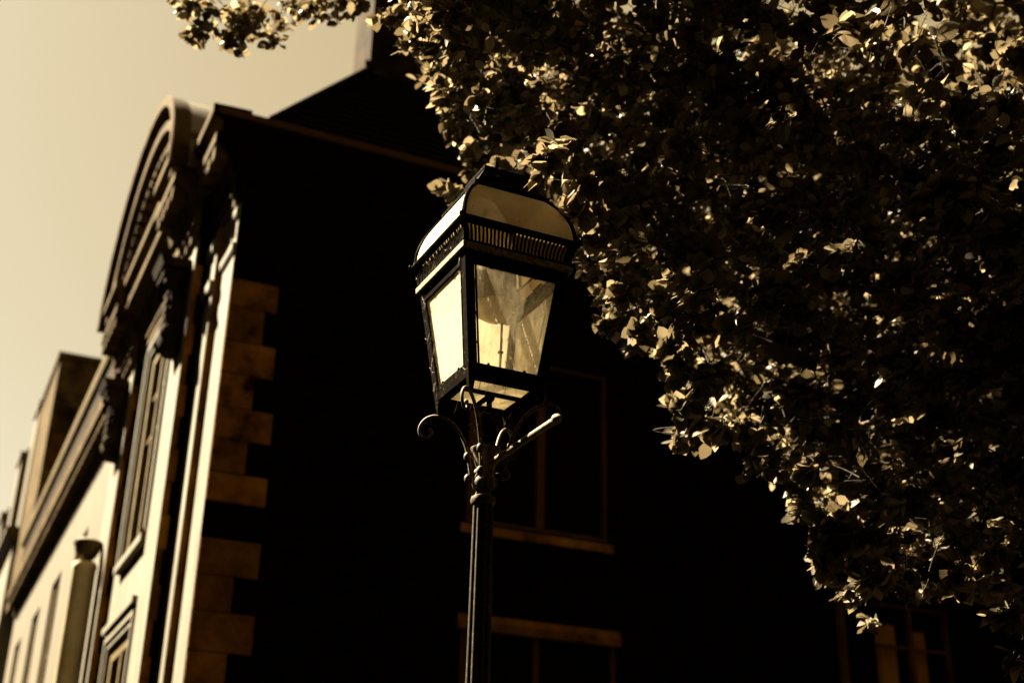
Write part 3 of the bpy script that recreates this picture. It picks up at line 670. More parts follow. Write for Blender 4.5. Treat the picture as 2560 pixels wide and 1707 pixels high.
BLOBS = [
(1.2,6.91,6.91,0.22,150),(0.98,7.01,6.82,0.17,80),(1.46,6.88,7.05,0.22,110),(0.91,7.04,6.97,0.16,70),(1.18,6.92,6.74,0.13,50),(1.66,6.79,7.11,0.18,90),
(1.53,6.7,6.93,0.14,60),(1.75,6.49,6.96,0.14,70),(1.79,6.25,6.76,0.11,50),(1.37,6.92,6.86,0.13,50),(1.77,5.57,6.14,0.13,90),(1.89,5.51,6,0.13,90),(2.06,5.66,5.9,0.11,70),
(2.07,5.54,5.7,0.11,70),(2.24,5.74,5.69,0.11,70),(2.31,5.7,5.53,0.1,60),(2.35,6.09,5.5,0.1,55),(2.41,5.93,5.51,0.07,40),(2.65,5.57,5.32,0.1,60),(1.99,4.07,4.45,0.1,46),
(2.27,4.37,4.48,0.09,60),(2.13,4.1,4.4,0.1,44),(2.07,4.1,4.54,0.09,36),(2.31,5.84,5.32,0.08,45),(2.49,4.34,4.33,0.08,40),(2.4,4.43,4.48,0.08,45),
(2.77,5.14,4.69,0.12,110),(2.9,5.24,4.6,0.12,110),(2.85,5.15,4.35,0.08,70),(3,5.2,4.33,0.1,60),(2.78,4.46,4.28,0.14,80),(2.94,4.78,4.24,0.1,70),(2.78,3.98,3.85,0.11,34),
(2.79,4.27,4.15,0.11,60),(3.15,4.97,4.11,0.1,80),(3.27,5.09,3.97,0.12,110),(3.36,5.21,3.87,0.1,90),(3.28,5.23,3.93,0.08,50),(3.59,4.99,3.72,0.1,80),
(3.59,5.05,3.88,0.08,50),(3.9,5.08,3.57,0.11,90),(3.79,5,3.65,0.09,50),(3.78,4.76,3.24,0.12,130),(3.85,4.8,3.36,0.11,90),(4.03,4.84,3.21,0.12,100),
(4.09,4.62,3.31,0.12,80),(4.23,4.68,3.16,0.11,80),(4.38,5.25,3.1,0.06,18),(4.22,4.43,3.1,0.1,70),(4.1,4.05,2.87,0.07,45),(4.13,4.06,2.7,0.07,45),(4.18,5.13,3.16,0.08,50),
(2.99,3.01,4.61,0.12,26),(2.91,3.16,4.7,0.11,30),(2.91,3.3,4.9,0.11,40),(3.16,3.14,4.55,0.11,34),(2.86,3.69,4.69,0.09,24),(4.27,3.81,5.27,0.16,150),
(4.61,4.21,5.75,0.17,150),(4.62,4.04,5.36,0.17,150),(4.36,3.77,5.57,0.16,150),(4.93,4.84,6.38,0.21,150),(5.39,5.28,6.86,0.21,150),(5.35,4.97,6.51,0.22,150),
(4.84,5,6.65,0.2,150),(5.17,4.88,6.78,0.22,150),(4.89,4.4,6.15,0.18,160),(5.7,5.11,6.88,0.23,160),(2.23,5.13,5.09,0.09,50),(4.12,4.76,3.22,0.1,60),(4.2,4.56,3.17,0.1,60),
(4.34,4.43,3.18,0.1,60),(4.36,4.31,3.06,0.09,60),(4.01,4.81,3.35,0.1,50),(4.3,4.56,3.32,0.1,50),(4.43,4.29,3.3,0.1,50),(3.48,4.4,4.47,0.12,70),(3.68,4.33,4.55,0.13,60),
(2.02,5.59,6.06,0.09,42),(2.13,5.69,6.08,0.09,42),(1.94,5.17,5.48,0.08,42),(2.23,5.81,5.79,0.08,42),(2.34,5.97,5.82,0.1,42),(2.54,4.82,4.69,0.08,42),
(2.7,4.95,4.81,0.08,42),(2.6,4.83,4.59,0.06,42),(2.88,5.34,4.74,0.07,42),(2.94,5.21,4.65,0.09,42),(2.67,4.73,4.32,0.07,42),(3.04,5.43,4.58,0.1,42),
(2.84,5.03,4.37,0.07,42),(2.7,4.6,4.09,0.06,42),(2.95,4.86,4.29,0.07,42),(2.89,4.66,4.09,0.08,42),(2.93,4.63,4,0.06,42),(3.11,4.75,3.95,0.08,42),(2.91,4.61,3.76,0.08,42),
(3.28,5.09,3.91,0.08,42),(3.24,4.83,3.77,0.09,42),(3.45,5.2,3.99,0.08,42),(3.53,5.17,3.93,0.07,42),(3.53,5.03,3.93,0.08,42),(3.34,4.64,3.61,0.07,42),
(3.26,4.48,3.54,0.06,42),(3.79,4.9,3.72,0.08,42),(3.68,4.74,3.62,0.08,42),(3.85,5.02,3.61,0.09,42),(3.73,4.66,3.36,0.08,42),(3.81,4.78,3.27,0.07,42),
(3.88,4.93,3.23,0.09,42),(3.87,4.87,3.28,0.09,42),(3.81,4.66,3.11,0.09,42),(3.68,4.38,3.01,0.06,42),(3.72,4.4,3.05,0.08,42),(4.08,4.61,3.1,0.07,42),
(3.89,4.3,3.01,0.06,42),(4.19,4.51,3.14,0.06,42),(4.39,4.62,3.21,0.09,42),(3.94,4.11,2.99,0.08,42),(4.12,4.18,3.06,0.08,42),(3.94,5.75,4.26,0.15,90),
(4.43,5.67,3.9,0.15,90),(2.98,5.73,5.47,0.15,90),(4.81,5.08,3.39,0.15,90),(3.19,5.52,4.77,0.15,90),(4.51,5.33,3.66,0.15,90),(2.03,5.35,5.72,0.14,90),
(3.17,5.67,5.49,0.15,90),(4.25,5.42,4.1,0.15,90),(3.47,5.35,4.07,0.14,90),(4.94,4.5,3.32,0.14,90),(4.9,4.55,3.18,0.14,90),(2.5,5.56,5.6,0.15,90),(2.69,5.31,5.28,0.14,90),
(1.64,4.82,5.75,0.13,90),(5.16,4.59,3.33,0.15,90),(3,5.15,4.69,0.14,90),(4.39,5.37,3.84,0.15,90),(4.79,5.2,3.45,0.15,90),(4.83,4.66,3.25,0.14,90),
(3.27,4.84,4.05,0.13,90),(2.02,4.85,5.18,0.13,90),(3.99,4.72,3.23,0.13,90),(2.74,4.93,4.58,0.13,90),(3.04,5.59,5.17,0.15,90),(4.44,5.47,3.65,0.15,90),
(1.88,5.39,6.61,0.16,90),(2.22,5.53,5.86,0.15,90),(3.74,4.9,3.76,0.13,90),(3.32,5.05,4.25,0.14,90),(2.41,5.64,5.61,0.15,90),(2.53,5.17,5.4,0.14,90),
(1.87,5.34,5.95,0.15,90),(4.78,4.77,3.36,0.14,90),(2.38,4.92,5.07,0.13,90),(4.87,5.49,3.54,0.16,90),(2.07,5.16,5.7,0.14,90),(2.7,4.99,5.13,0.14,90),
(1.88,5.16,5.66,0.14,90),(4,5.41,4.19,0.15,90),(1.83,4.73,5.44,0.13,90),(4,5.7,4.36,0.15,90),(5,4.8,3.42,0.15,90),(1.73,4.75,5.82,0.13,90),(3.66,5.81,4.68,0.15,90),
(3.6,5.82,4.82,0.15,90),(2.26,5.73,5.85,0.15,90),(1.55,4.66,5.78,0.13,90),(2.24,5.28,5.64,0.14,90),(3.56,4.96,3.85,0.13,90),(4.99,5.22,3.56,0.15,90),
(3.08,5.32,5.01,0.14,90),(4.13,5.2,3.61,0.14,90),(4.08,5.11,3.87,0.14,90),(4.4,5.36,3.52,0.15,90),(2.57,5.03,5.22,0.14,90),(5.18,4.82,3.49,0.15,90),
(1.75,4.71,5.54,0.13,90),(2.92,5,4.35,0.13,90),(5.08,5.19,3.4,0.15,90),(2.45,3.87,5.48,0.17,120),(4.37,3.69,4.53,0.18,120),(4.31,4.25,4.03,0.18,120),
(3.9,5.2,4.08,0.2,120),(3.85,4.25,5.08,0.19,120),(3.6,4.14,5.95,0.2,120),(4.35,5.08,3.78,0.2,120),(3.28,4.54,5.27,0.19,120),(2.03,4.71,6,0.19,120),
(4.25,4.36,3.45,0.18,120),(4.7,4.32,4.08,0.19,120),(4.46,4.89,4.34,0.2,120),(4.05,5.2,4.23,0.2,120),(2.91,4.91,5.98,0.2,120),(2.59,4.83,5.54,0.19,120),
(2.61,4.67,6.21,0.2,120),(3.98,4.81,4.31,0.19,120),(3.03,3.78,5.71,0.18,120),(2.32,4.69,5.05,0.18,120),(2.89,5.08,5.7,0.2,120),(3.73,4.01,4.19,0.17,120),
(2.75,4.28,4.79,0.17,120),(3.39,4.17,5.12,0.18,120),(3.19,4.26,5.71,0.19,120),(1.89,5.04,6.08,0.2,120),(3.6,3.98,6.15,0.2,120),(2.29,4.66,5.61,0.18,120),
(3.22,4.29,4.62,0.17,120),(3.64,5.16,4.38,0.19,120),(3.8,3.99,5.95,0.2,120),(3.08,4.45,5.52,0.19,120),(2.67,4.85,6.17,0.2,120),(3.89,3.84,4.55,0.17,120),
(3.08,4.78,5.87,0.2,120),(3.49,4.69,4.72,0.19,120),(3.08,4.94,4.89,0.19,120),(4.53,5.11,3.63,0.2,120),(4.09,3.31,4.56,0.17,120),(4.81,4.8,3.89,0.2,120),
(3.25,4.28,5.42,0.19,120),(4.45,4.19,4.71,0.19,120),(3.65,3.78,4.57,0.17,120),(2.77,4.99,5.1,0.19,120),(3.31,4.73,5.05,0.19,120),(3.82,3.62,4.58,0.17,120),
(4.22,3.64,3.82,0.17,120),(3.89,5.06,4.62,0.2,120),(4.56,4.22,3.55,0.18,120),(4.55,4.14,3.76,0.18,120),(3.16,4.82,4.68,0.18,120),(2.07,4.65,5.68,0.18,120),
(3.3,3.79,5.36,0.18,120),(2.87,4.13,5.62,0.18,120),(4.07,3.99,4.92,0.19,120),(4.19,3.73,4.27,0.17,120),(2.68,4.53,6.01,0.19,120),(4.05,4.66,5.14,0.2,120),
(4.46,4.19,3.29,0.18,120),(3.86,4.06,5.15,0.19,120),(4.05,3.89,5.18,0.19,120),(3.4,4.21,4.68,0.17,120),(2.9,4.91,5.76,0.2,120),(2.07,4.92,5.98,0.19,120),
(3.09,4.78,4.29,0.18,120),(3.63,4.65,4.79,0.19,120),(1.72,4.49,5.39,0.17,120),(4.44,4.19,4.35,0.19,120),(4.33,4.9,4.47,0.2,120),(4.82,4.19,3.79,0.19,120),
(4.09,4.98,3.83,0.19,120),(3.47,4.53,5.3,0.19,120),(2.48,4.74,5.7,0.19,120),(4.3,5.11,4.23,0.2,120),(3.15,4.51,5.39,0.19,120),(4.71,4.17,4.27,0.19,120),
(2.85,4.48,5.41,0.18,120),(3.85,4.59,3.28,0.17,120),(4.34,4.62,3.44,0.19,120),(2.28,5,5.46,0.19,120),(4.17,4.71,4.02,0.19,120),(4.22,4.33,4.35,0.22,190),
(3.05,5.84,6.13,0.26,190),(2.8,5.32,6.7,0.26,190),(4.76,4.28,3.75,0.22,190),(3.26,5.7,5.71,0.26,190),(4.12,5.49,4.64,0.25,190),(4.63,4.75,3.85,0.23,190),
(4.67,4.49,5.32,0.25,190),(4.51,4.24,4.41,0.22,190),(4.1,5.02,5.77,0.25,190),(4.35,6.42,5.17,0.28,190),(3.74,6.16,5.19,0.27,190),(3.05,5.47,5.8,0.25,190),
(3.53,5.63,6.13,0.27,190),(3.68,5.45,5.16,0.25,190),(5.6,5.4,4.46,0.27,190),(4.35,5.43,4.71,0.25,190),(4.12,4.28,6.55,0.26,190),(3.72,5.9,5.57,0.27,190),
(4.6,5.08,5.62,0.26,190),(4.83,4.59,4.31,0.24,190),(3.44,4.38,5.36,0.22,190),(4.86,5.35,6.14,0.28,190),(3.97,5.3,5.79,0.26,190),(4.69,5.21,4.49,0.25,190),
(4.21,5.98,5.29,0.27,190),(3.79,4.93,4.89,0.23,190),(4.03,4.2,5,0.22,190),(4.84,5.79,3.69,0.26,190),(2.39,5.31,5.59,0.23,190),(4.75,5.62,4.51,0.26,190),
(4.95,4.32,4.33,0.23,190),(4.97,5.48,4.89,0.27,190),(3.55,4.89,5.03,0.23,190),(2.8,5.24,6.23,0.25,190),(5.49,5.49,3.88,0.27,190),(5.29,6.05,4.51,0.28,190),
(1.72,4.95,5.8,0.22,190),(2.93,5.81,5.69,0.25,190),(2.89,4.7,5.82,0.23,190),(3.92,4.06,5.88,0.23,190),(2.95,5.29,5.01,0.23,190),(4,5.69,6.03,0.27,190),
(2.18,5.41,5.82,0.24,190),(4.71,5.01,4.14,0.24,190),(2.39,5.1,5.91,0.23,190),(3.53,5.13,7.06,0.27,190),(3.75,5.04,4.67,0.23,190),(5.54,6,3.88,0.28,190),
(4.34,4.48,5.79,0.25,190),(4.49,5.49,4.17,0.25,190),(4.92,4.95,5.96,0.27,190),(5.72,4.86,5.05,0.27,190),(4.12,4.89,6.01,0.26,190),(3.99,5.64,6.5,0.28,190),
(5.27,4.59,3.76,0.24,190),(5.06,4.98,5.04,0.26,190),(3.84,4.53,6.37,0.25,190),(2.86,5.05,6.38,0.25,190),(5.56,5.14,3.75,0.26,190),(2.45,5.7,6.27,0.26,190),
(4.24,4.93,5.32,0.25,190),(3.46,4.08,5.64,0.22,190),(4.08,5.24,4.23,0.24,190),(5.6,5.07,4.88,0.27,190),(4.6,5.02,6.47,0.28,190),(2.67,4.26,5.94,0.22,190),
(5.64,4.62,5.6,0.27,190),(3.99,5.03,6.56,0.27,190),(4.34,5.06,5.69,0.26,190),(2.46,6.21,6.71,0.28,190),(4.64,5.26,5.39,0.26,190),(4.52,5.15,3.76,0.24,190),
(5.23,5.41,5.46,0.28,190),(3.19,4.39,5.88,0.23,190),(4.57,4.46,4.98,0.24,190),(3.74,4.97,6.82,0.27,190),(3.24,4.87,6.06,0.24,190),(3.92,5.36,4.26,0.24,190),
(6.05,5.4,3.64,0.28,190),(4.41,6.33,4.84,0.28,190),(4.55,4.8,4.27,0.24,190),(5.93,4.87,5.4,0.28,190),(4.59,5.28,5.13,0.26,190),(4.59,4.47,4.37,0.23,190),
(4.7,5.58,4.94,0.26,190),(4.89,4.44,5.41,0.25,190),(3.06,4.35,6,0.23,190),(3.5,5.36,5.52,0.25,190),(3.98,5.48,6.11,0.27,190),(2.83,5.13,5.85,0.24,190),
(5.48,5.28,3.56,0.26,190),(6.05,5.21,4.61,0.28,190),(3.45,5.3,4.76,0.23,190),(4.67,4.02,4.98,0.23,190),(2.19,5.29,6.18,0.24,190),(4.62,4.15,4.66,0.23,190),
(4.85,4.26,3.37,0.22,190),(3.11,4.81,6.24,0.24,190),(2.57,5.95,7.1,0.28,190),(4.9,5.08,3.45,0.24,190),(3.86,4.89,5.22,0.24,190),(4.07,4.77,3.71,0.22,190),
(4.75,4.36,4.11,0.23,190),(5.02,4.77,3.87,0.24,190),(5.33,6.06,3.89,0.28,190),(3.25,5.16,4.86,0.23,190),(3.3,4.1,6.13,0.23,190),(4.18,6,5.99,0.28,190),
(4.93,6.39,4.42,0.28,190),(2.92,5.4,5.27,0.24,190),(5.05,5.38,3.97,0.26,190),(5.11,6.36,4.24,0.28,190),(2.64,5.26,6.39,0.25,190),(5.45,5.45,4.69,0.27,190),
(2.01,5.15,6.47,0.24,190),(2.62,5.51,5.97,0.25,190),(2.23,5.83,6.72,0.27,190),(3.68,4.64,5.83,0.24,190),(4.73,5.84,5.71,0.28,190),(4.92,5.42,4.07,0.26,190),
(3.69,5.55,6.43,0.27,190),(3.42,5.89,5.24,0.26,190),(2.21,4.77,5.93,0.22,190),(4.03,4.37,4.54,0.22,190),(5.17,5.27,4.75,0.27,190),(4.24,4.64,6.66,0.27,190),
(4.87,4.21,3.86,0.23,190),(4.52,3.99,4.75,0.22,190),(5.78,5.76,4.21,0.28,190),(2.74,5.79,5.8,0.25,190),(3.35,5.86,6.71,0.28,190),(2.67,4.56,6.21,0.23,190),
(4.43,5.5,5.13,0.26,190),(4.08,5.68,5.33,0.26,190),(4.03,5.4,6.58,0.28,190),(3.91,4.5,5.47,0.23,190),(3.8,4.26,6.46,0.25,190),(4.06,4.18,4.82,0.22,190),
(1.68,4.83,6.04,0.22,190),(3.52,5.58,5.85,0.26,190),(2.83,4.55,5.48,0.22,190),(4.95,4.68,5.83,0.26,190),(2.85,5.64,6.35,0.26,190),(3.06,5.14,5.11,0.23,190),
(3.57,6.06,6.53,0.28,190),(4.17,5,3.6,0.22,190),(4.41,4.13,4.67,0.22,190),(2.14,4.5,5.94,0.22,190),(4.44,4.86,6.02,0.26,190),(4.58,3.9,4.89,0.18,150),
(4.83,4.34,5.22,0.2,150),(4.51,3.82,4.68,0.18,150),(5.22,4.75,5.34,0.21,150),(4.23,3.85,4.99,0.18,150),(4.72,3.86,5.04,0.18,150),(4.83,3.96,4.97,0.19,150),
(4.56,4.02,4.72,0.18,150),(5.04,4.37,5.42,0.2,150),(4.27,4.01,4.62,0.17,150),(5.26,4.36,5.02,0.2,150),(4.29,3.93,4.63,0.17,150),(4.37,3.79,4.8,0.17,150),
(4.79,4.19,5.07,0.19,150),]
NFEAT = 120
UPPER = [  # sprays added mostly out of view, to shade the crown and block overhead sky
(5.04,7.6,5.82,0.47,170),(4.52,6.39,5.09,0.48,170),(5.53,5.98,7.68,0.54,170),(5.02,6.02,4.93,0.4,170),(4.12,5.48,6.76,0.44,170),(4.94,6.9,5.15,0.5,170),
(4.85,7.17,6.98,0.55,170),(5.87,5.85,4.66,0.43,170),(3.67,6.83,7.49,0.46,170),(6.47,6.17,6.34,0.53,170),(5.05,5.1,5.91,0.45,170),(5.97,5.31,4.31,0.44,170),
(2.82,7.25,7.54,0.43,170),(4.61,6.07,5.55,0.51,170),(4.61,7.69,6.29,0.47,170),(3.38,7.46,7.37,0.52,170),(3.6,7.14,7.05,0.54,170),(4.58,5.71,6.02,0.51,170),
(5.44,6.62,6.83,0.43,170),(6.77,5.85,5.04,0.49,170),(2.5,5.99,6.67,0.54,170),(6.17,6.96,4.26,0.51,170),(5.87,6.26,3.98,0.5,170),(6.26,6,4.13,0.52,170),
(6.26,6,5.36,0.46,170),(6.98,6.13,4.24,0.46,170),(5.61,6.14,5.24,0.53,170),(4.61,6.6,6.83,0.47,170),(3.12,6.13,7.1,0.5,170),(6.46,6.56,4.41,0.54,170),
(3.48,6.61,6.79,0.44,170),(5.76,4.83,5.23,0.4,170),(5.85,5.16,7.22,0.49,170),(4.38,6.41,7.68,0.44,170),(5.72,7.07,5.29,0.54,170),(5.12,5.7,6.59,0.43,170),
(6.29,5.4,7.31,0.51,170),(6.89,6.67,4.73,0.47,170),(5.28,6.12,6.86,0.52,170),(5.32,5.18,6.45,0.52,170),(2.92,6.95,6.93,0.51,170),(5.52,4.52,6.47,0.48,170),
(5.69,6.89,5.83,0.48,170),(5.01,6.81,5.74,0.4,170),(6.23,5.33,5.31,0.52,170),(5.31,7.15,6.4,0.54,170),(5.12,5.76,6.07,0.49,170),(4.2,6.96,6.03,0.42,170),
(6.06,5.6,6.66,0.52,170),(5.75,5.12,5.92,0.54,170),(5.98,4.82,6.69,0.51,170),(5.33,6.2,4.15,0.47,170),(5.18,5.55,5.62,0.42,170),(6.24,6.9,4.78,0.46,170),
(5.91,6.15,6.1,0.41,170),(5.41,6.24,6.33,0.49,170),(5.08,6.42,4.59,0.46,170),(3.65,5.98,6.77,0.54,170),(6.13,6.72,6.12,0.52,170),(6.29,6.42,5.68,0.48,170),
(5.67,5.69,5.74,0.42,170),(3.99,5.68,6.15,0.54,170),(4.11,7.3,6.94,0.48,170),(5.63,5.65,4.12,0.44,170),(3.46,6.25,5.93,0.45,170),(5.4,5.41,4.63,0.46,170),
(6.72,5.65,5.56,0.53,170),(3.82,6.46,5.48,0.55,170),(4.99,4.74,6.75,0.47,170),(4.72,6.02,6.78,0.44,170),(5.85,6.37,4.65,0.55,170),(5.89,6.33,6.63,0.53,170),
(5.57,5.54,6.79,0.44,170),(4.37,6.02,7.34,0.51,170),(4.7,5.37,6.89,0.5,170),(6.49,5.61,6.19,0.51,170),(4.08,6.54,6.6,0.5,170),(2.58,6.43,6.98,0.51,170),
(5.95,7.51,4.98,0.46,170),(4.67,5.22,6.26,0.42,170),(4.47,6.54,6.13,0.45,170),(5,6.37,5.47,0.49,170),(5.12,6.52,7.5,0.45,170),(4.19,6.77,7.28,0.52,170),
(3.13,6.2,6.39,0.41,170),(5.65,7.44,5.64,0.43,170),(5.06,5.87,7.32,0.43,170),(3.34,7.04,7.83,0.47,170),(6.4,5.17,6.76,0.52,170),(3.86,6.17,6.29,0.43,170),
(5.47,6.95,4.86,0.45,170),(3.49,5.82,6.21,0.54,170),(5.35,4.5,5.9,0.42,170),(7.07,5.96,5.87,0.49,170),(6.96,5.65,6.45,0.47,170),(0.05,3.71,6.39,0.58,190),
(-1.83,3.32,6.32,0.56,190),(-0.84,5.1,9.86,0.54,190),(2.96,3.92,11.41,0.57,190),(2.52,4.51,9.44,0.62,190),(2.35,6.32,8.73,0.47,190),(0.69,2.83,7.52,0.56,190),
(4.09,2.08,8.08,0.61,190),(4.5,5.83,7.99,0.55,190),(-0.89,5.49,8.87,0.63,190),(1.9,5.12,8.03,0.52,190),(2.42,2.06,6.26,0.55,190),(-0.14,5.92,9.1,0.5,190),
(0.04,5.05,8.84,0.54,190),(2.97,5.6,9.12,0.56,190),(0.27,4.42,6.75,0.48,190),(4.58,2.4,11.09,0.52,190),(2.52,2.79,9.97,0.46,190),(0.68,4.72,6.53,0.61,190),
(2.2,3.41,6.8,0.46,190),(1.28,3.82,9.44,0.54,190),(3.42,4.61,8.64,0.53,190),(4.7,5.76,8.81,0.65,190),(5.37,4.29,7.9,0.56,190),(-1.75,5.22,8.93,0.5,190),
(-0.29,4.88,9.58,0.63,190),(0.13,4.29,8.37,0.54,190),(4.88,4.15,8.94,0.61,190),(5.14,2.86,7.06,0.54,190),(2.02,6.06,9.39,0.53,190),(2.32,3.86,7.68,0.45,190),
(1.5,5.06,10.95,0.48,190),(6.72,3.96,7.65,0.51,190),(2.4,1.4,6.89,0.51,190),(5.72,5.21,8.01,0.62,190),(3.53,2.64,7.24,0.58,190),(-0.69,3.04,6.63,0.57,190),
(3.59,3.42,7.7,0.64,190),(4.33,5.38,9.26,0.49,190),(1.88,3.92,9.29,0.64,190),(0.22,7.23,9.48,0.54,190),(3.24,2.97,9.45,0.62,190),(0.77,4.89,8.06,0.54,190),
(1.68,2.84,7.09,0.5,190),(-2.54,4.66,8.16,0.6,190),(4.62,2.74,8.68,0.58,190),(4.74,2.31,9.25,0.49,190),(1.05,5.08,7.27,0.53,190),(0.42,3.38,7.09,0.53,190),
(2.65,2.18,8.28,0.59,190),(5.9,2.91,9.59,0.59,190),(6.84,4.33,8.48,0.53,190),(-0.17,4.94,7.33,0.52,190),(-0.45,6.49,8.76,0.46,190),(2.17,5.05,10.13,0.58,190),
(1.77,2.5,7.75,0.57,190),(4.35,4.73,10.13,0.47,190),(3.06,3.11,8.63,0.59,190),(-0.72,4.05,7.45,0.47,190),(0.79,3.89,10.44,0.48,190),(1.78,1.95,7.02,0.48,190),
(0.92,5.67,9.59,0.55,190),(1,3.21,6.27,0.61,190),(2.88,2.1,6.64,0.54,190),(5.96,3.42,6.67,0.6,190),(2.71,2.54,8.9,0.51,190),(2.99,3.95,6.78,0.53,190),
(0.51,5.28,7.53,0.57,190),(2.57,3.16,7.84,0.58,190),(0.96,3.57,8.59,0.56,190),(-1.55,4.72,9.65,0.48,190),(5.27,2.53,8.31,0.6,190),(4.7,4.3,9.63,0.55,190),
(0.49,6.15,8.37,0.64,190),(2.62,4.45,8.17,0.53,190),(-1.47,5.3,9.82,0.55,190),(1.74,3.68,10.83,0.58,190),(3.26,1.54,7.11,0.55,190),(-0.21,4.25,7.21,0.49,190),
(-2.47,5.1,8.7,0.58,190),(4.49,4.27,6.85,0.6,190),(1.5,3.7,6.05,0.6,190),(2.81,3.2,6.15,0.6,190),(-0.46,4.48,10.03,0.47,190),(-0.19,4.55,10.73,0.58,190),
(-2.17,5.76,9.63,0.62,190),(1.48,6.2,8.85,0.45,190),(-0.51,5.41,10.9,0.46,190),(3.13,3.25,10.21,0.5,190),(4.75,3.88,7.22,0.65,190),(1.81,4.7,9.11,0.61,190),
(4.18,2.37,6.78,0.63,190),(2.09,3.6,5.57,0.57,190),(5.25,2.89,7.79,0.59,190),(-0.5,3.96,8.02,0.6,190),(5.75,4.12,8.44,0.46,190),(0.93,3.43,7.86,0.61,190),
(1.42,3.25,9.72,0.56,190),(1.12,3.33,9.26,0.51,190),(-1.32,4.55,8.3,0.52,190),(3.05,3.2,7.14,0.57,190),(2.44,2.34,7.39,0.57,190),(4.79,3.65,6.14,0.5,190),
(2.7,6.1,9.8,0.61,190),(1.11,4.18,7.52,0.46,190),(3.02,1.86,7.88,0.45,190),(3.99,5.45,8.73,0.58,190),(0.58,6.09,10.44,0.46,190),(0.81,4.15,6.07,0.63,190),
(3.17,2.35,6.13,0.53,190),(-1.22,5.3,7.98,0.46,190),(1.49,5.54,9.04,0.46,190),(2.64,3.83,6.19,0.51,190),(-1.3,4.64,9.04,0.5,190),(2.5,3.36,11,0.61,190),
(1.91,4.83,6.69,0.57,190),(3.52,4.11,8.27,0.5,190),(-1.23,3.37,6.3,0.57,190),(3.13,3.05,5.15,0.53,190),(0.05,3.52,9.01,0.5,190),(5.42,3.63,6.72,0.61,190),
(3.94,3.59,9.82,0.52,190),(1.84,3.95,6.47,0.53,190),(1.85,3.08,8.46,0.59,190),(2.97,5.53,10.56,0.62,190),(4.34,3.28,9.02,0.61,190),(1.92,4.83,5.9,0.5,190),
(4.38,2.72,6.07,0.55,190),(2.56,7.62,8.83,0.51,190),(6.63,5.1,8.55,0.47,190),(5.26,4.65,9.76,0.6,190),(-1.15,3.77,6.81,0.5,190),(1.02,3.74,6.7,0.47,190),
(3.88,2.33,10.27,0.6,190),(2.27,3.89,11.35,0.48,190),(0.85,4.52,10.32,0.56,190),(0.26,2.77,6.99,0.56,190),(2.35,2.74,8.19,0.45,190),(0.35,5.47,8.05,0.47,190),
(1.01,4.11,9.02,0.58,190),(2.89,4.76,6.61,0.49,190),(3.85,2.73,8.02,0.61,190),(2.2,3.27,7.36,0.53,190),(-1.21,3.49,7.57,0.49,190),(5.57,5.15,8.71,0.48,190),
(-0.39,4.24,8.78,0.62,190),(3.52,2.43,5.35,0.46,190),(-0.98,5.85,10.83,0.59,190),(3.07,6.56,9.72,0.64,190),(5.71,3.8,10.19,0.61,190),(5.01,2.35,9.81,0.6,190),
(3.49,4.46,7.58,0.56,190),(-2.02,6.72,9.85,0.61,190),(4.01,1.88,7,0.6,190),(3.79,1.96,9,0.48,190),(3.92,3.51,6.8,0.54,190),(1.45,6.55,8.33,0.59,190),
(0.29,3.44,7.9,0.55,190),(6.89,3.74,8.61,0.62,190),(1.3,3.8,10.16,0.52,190),(2.49,5.39,8.31,0.47,190),(1.03,4.08,10.97,0.5,190),(5.66,3.71,9.2,0.5,190),
(2.36,3.62,9.65,0.58,190),(1.14,4.86,6.08,0.47,190),(-0.12,4.9,10.22,0.51,190),(4.05,4.67,8.34,0.46,190),(5.2,5.22,7.38,0.55,190),(1.71,4.05,7.16,0.51,190),
(5.86,2.89,8.93,0.58,190),(1.5,5.43,7.78,0.45,190),(-0.59,4.01,6.33,0.47,190),(5.23,2.43,10.87,0.63,190),(3.09,6.03,8.34,0.64,190),(-0.54,5.26,7.62,0.62,190),
(3.78,5.88,9.62,0.6,190),(3.25,3.74,10.63,0.45,190),(2.56,6.56,7.8,0.56,190),(3.45,4.68,6.84,0.5,190),(3.44,6.63,9.01,0.46,190),(-0.44,3.49,8.43,0.62,190),
(3.44,4.19,9.16,0.58,190),(-1.11,4.66,7.7,0.54,190),(2.36,3.05,9.05,0.53,190),(4.81,4.18,10.33,0.6,190),(0.14,4.28,9.23,0.5,190),(0.87,4.9,8.74,0.58,190),
(4.72,2.68,7.45,0.52,190),(-1.88,4.84,8.33,0.63,190),(3.11,5.43,8.54,0.55,190),(3.54,3.6,9.29,0.47,190),(4.76,4.71,7.75,0.6,190),(1.97,4.21,5.86,0.57,190),
(2.59,4.55,8.83,0.61,190),(5.07,4.69,8.93,0.54,190),(1.72,6.8,9.79,0.51,190),(3.66,1.92,8.44,0.57,190),(0.76,2.99,8.28,0.64,190),(1.7,3.59,8.15,0.51,190),
(1.49,3.38,7.05,0.55,190),(-0.62,5.16,8.36,0.6,190),(4.08,2.49,5.56,0.54,190),(1.38,5.42,6.89,0.59,190),(1.47,4.72,8.6,0.54,190),(-1.04,5.84,8.4,0.46,190),
(2.86,3.76,7.64,0.65,190),(2.89,4.85,10.48,0.57,190),(2.86,6.72,8.99,0.56,190),(2.5,5.78,10.24,0.56,190),(3.59,5.09,9.82,0.55,190),(5.1,3.2,6.57,0.53,190),
(-1.84,5.83,8.86,0.61,190),(6.22,3.48,8.15,0.47,190),(2.63,3.16,5.51,0.53,190),(3.24,6.12,8.92,0.62,190),(3.4,5.62,7.61,0.46,190),(6.45,3.81,7.1,0.48,190),
(3.63,2.47,9.3,0.6,190),(2.97,1.15,6.82,0.62,190),(-2.47,4.77,9.15,0.59,190),(0.85,5.09,10.75,0.54,190),(0.77,7.06,9.58,0.48,190),(-0.95,4.43,7.1,0.51,190),
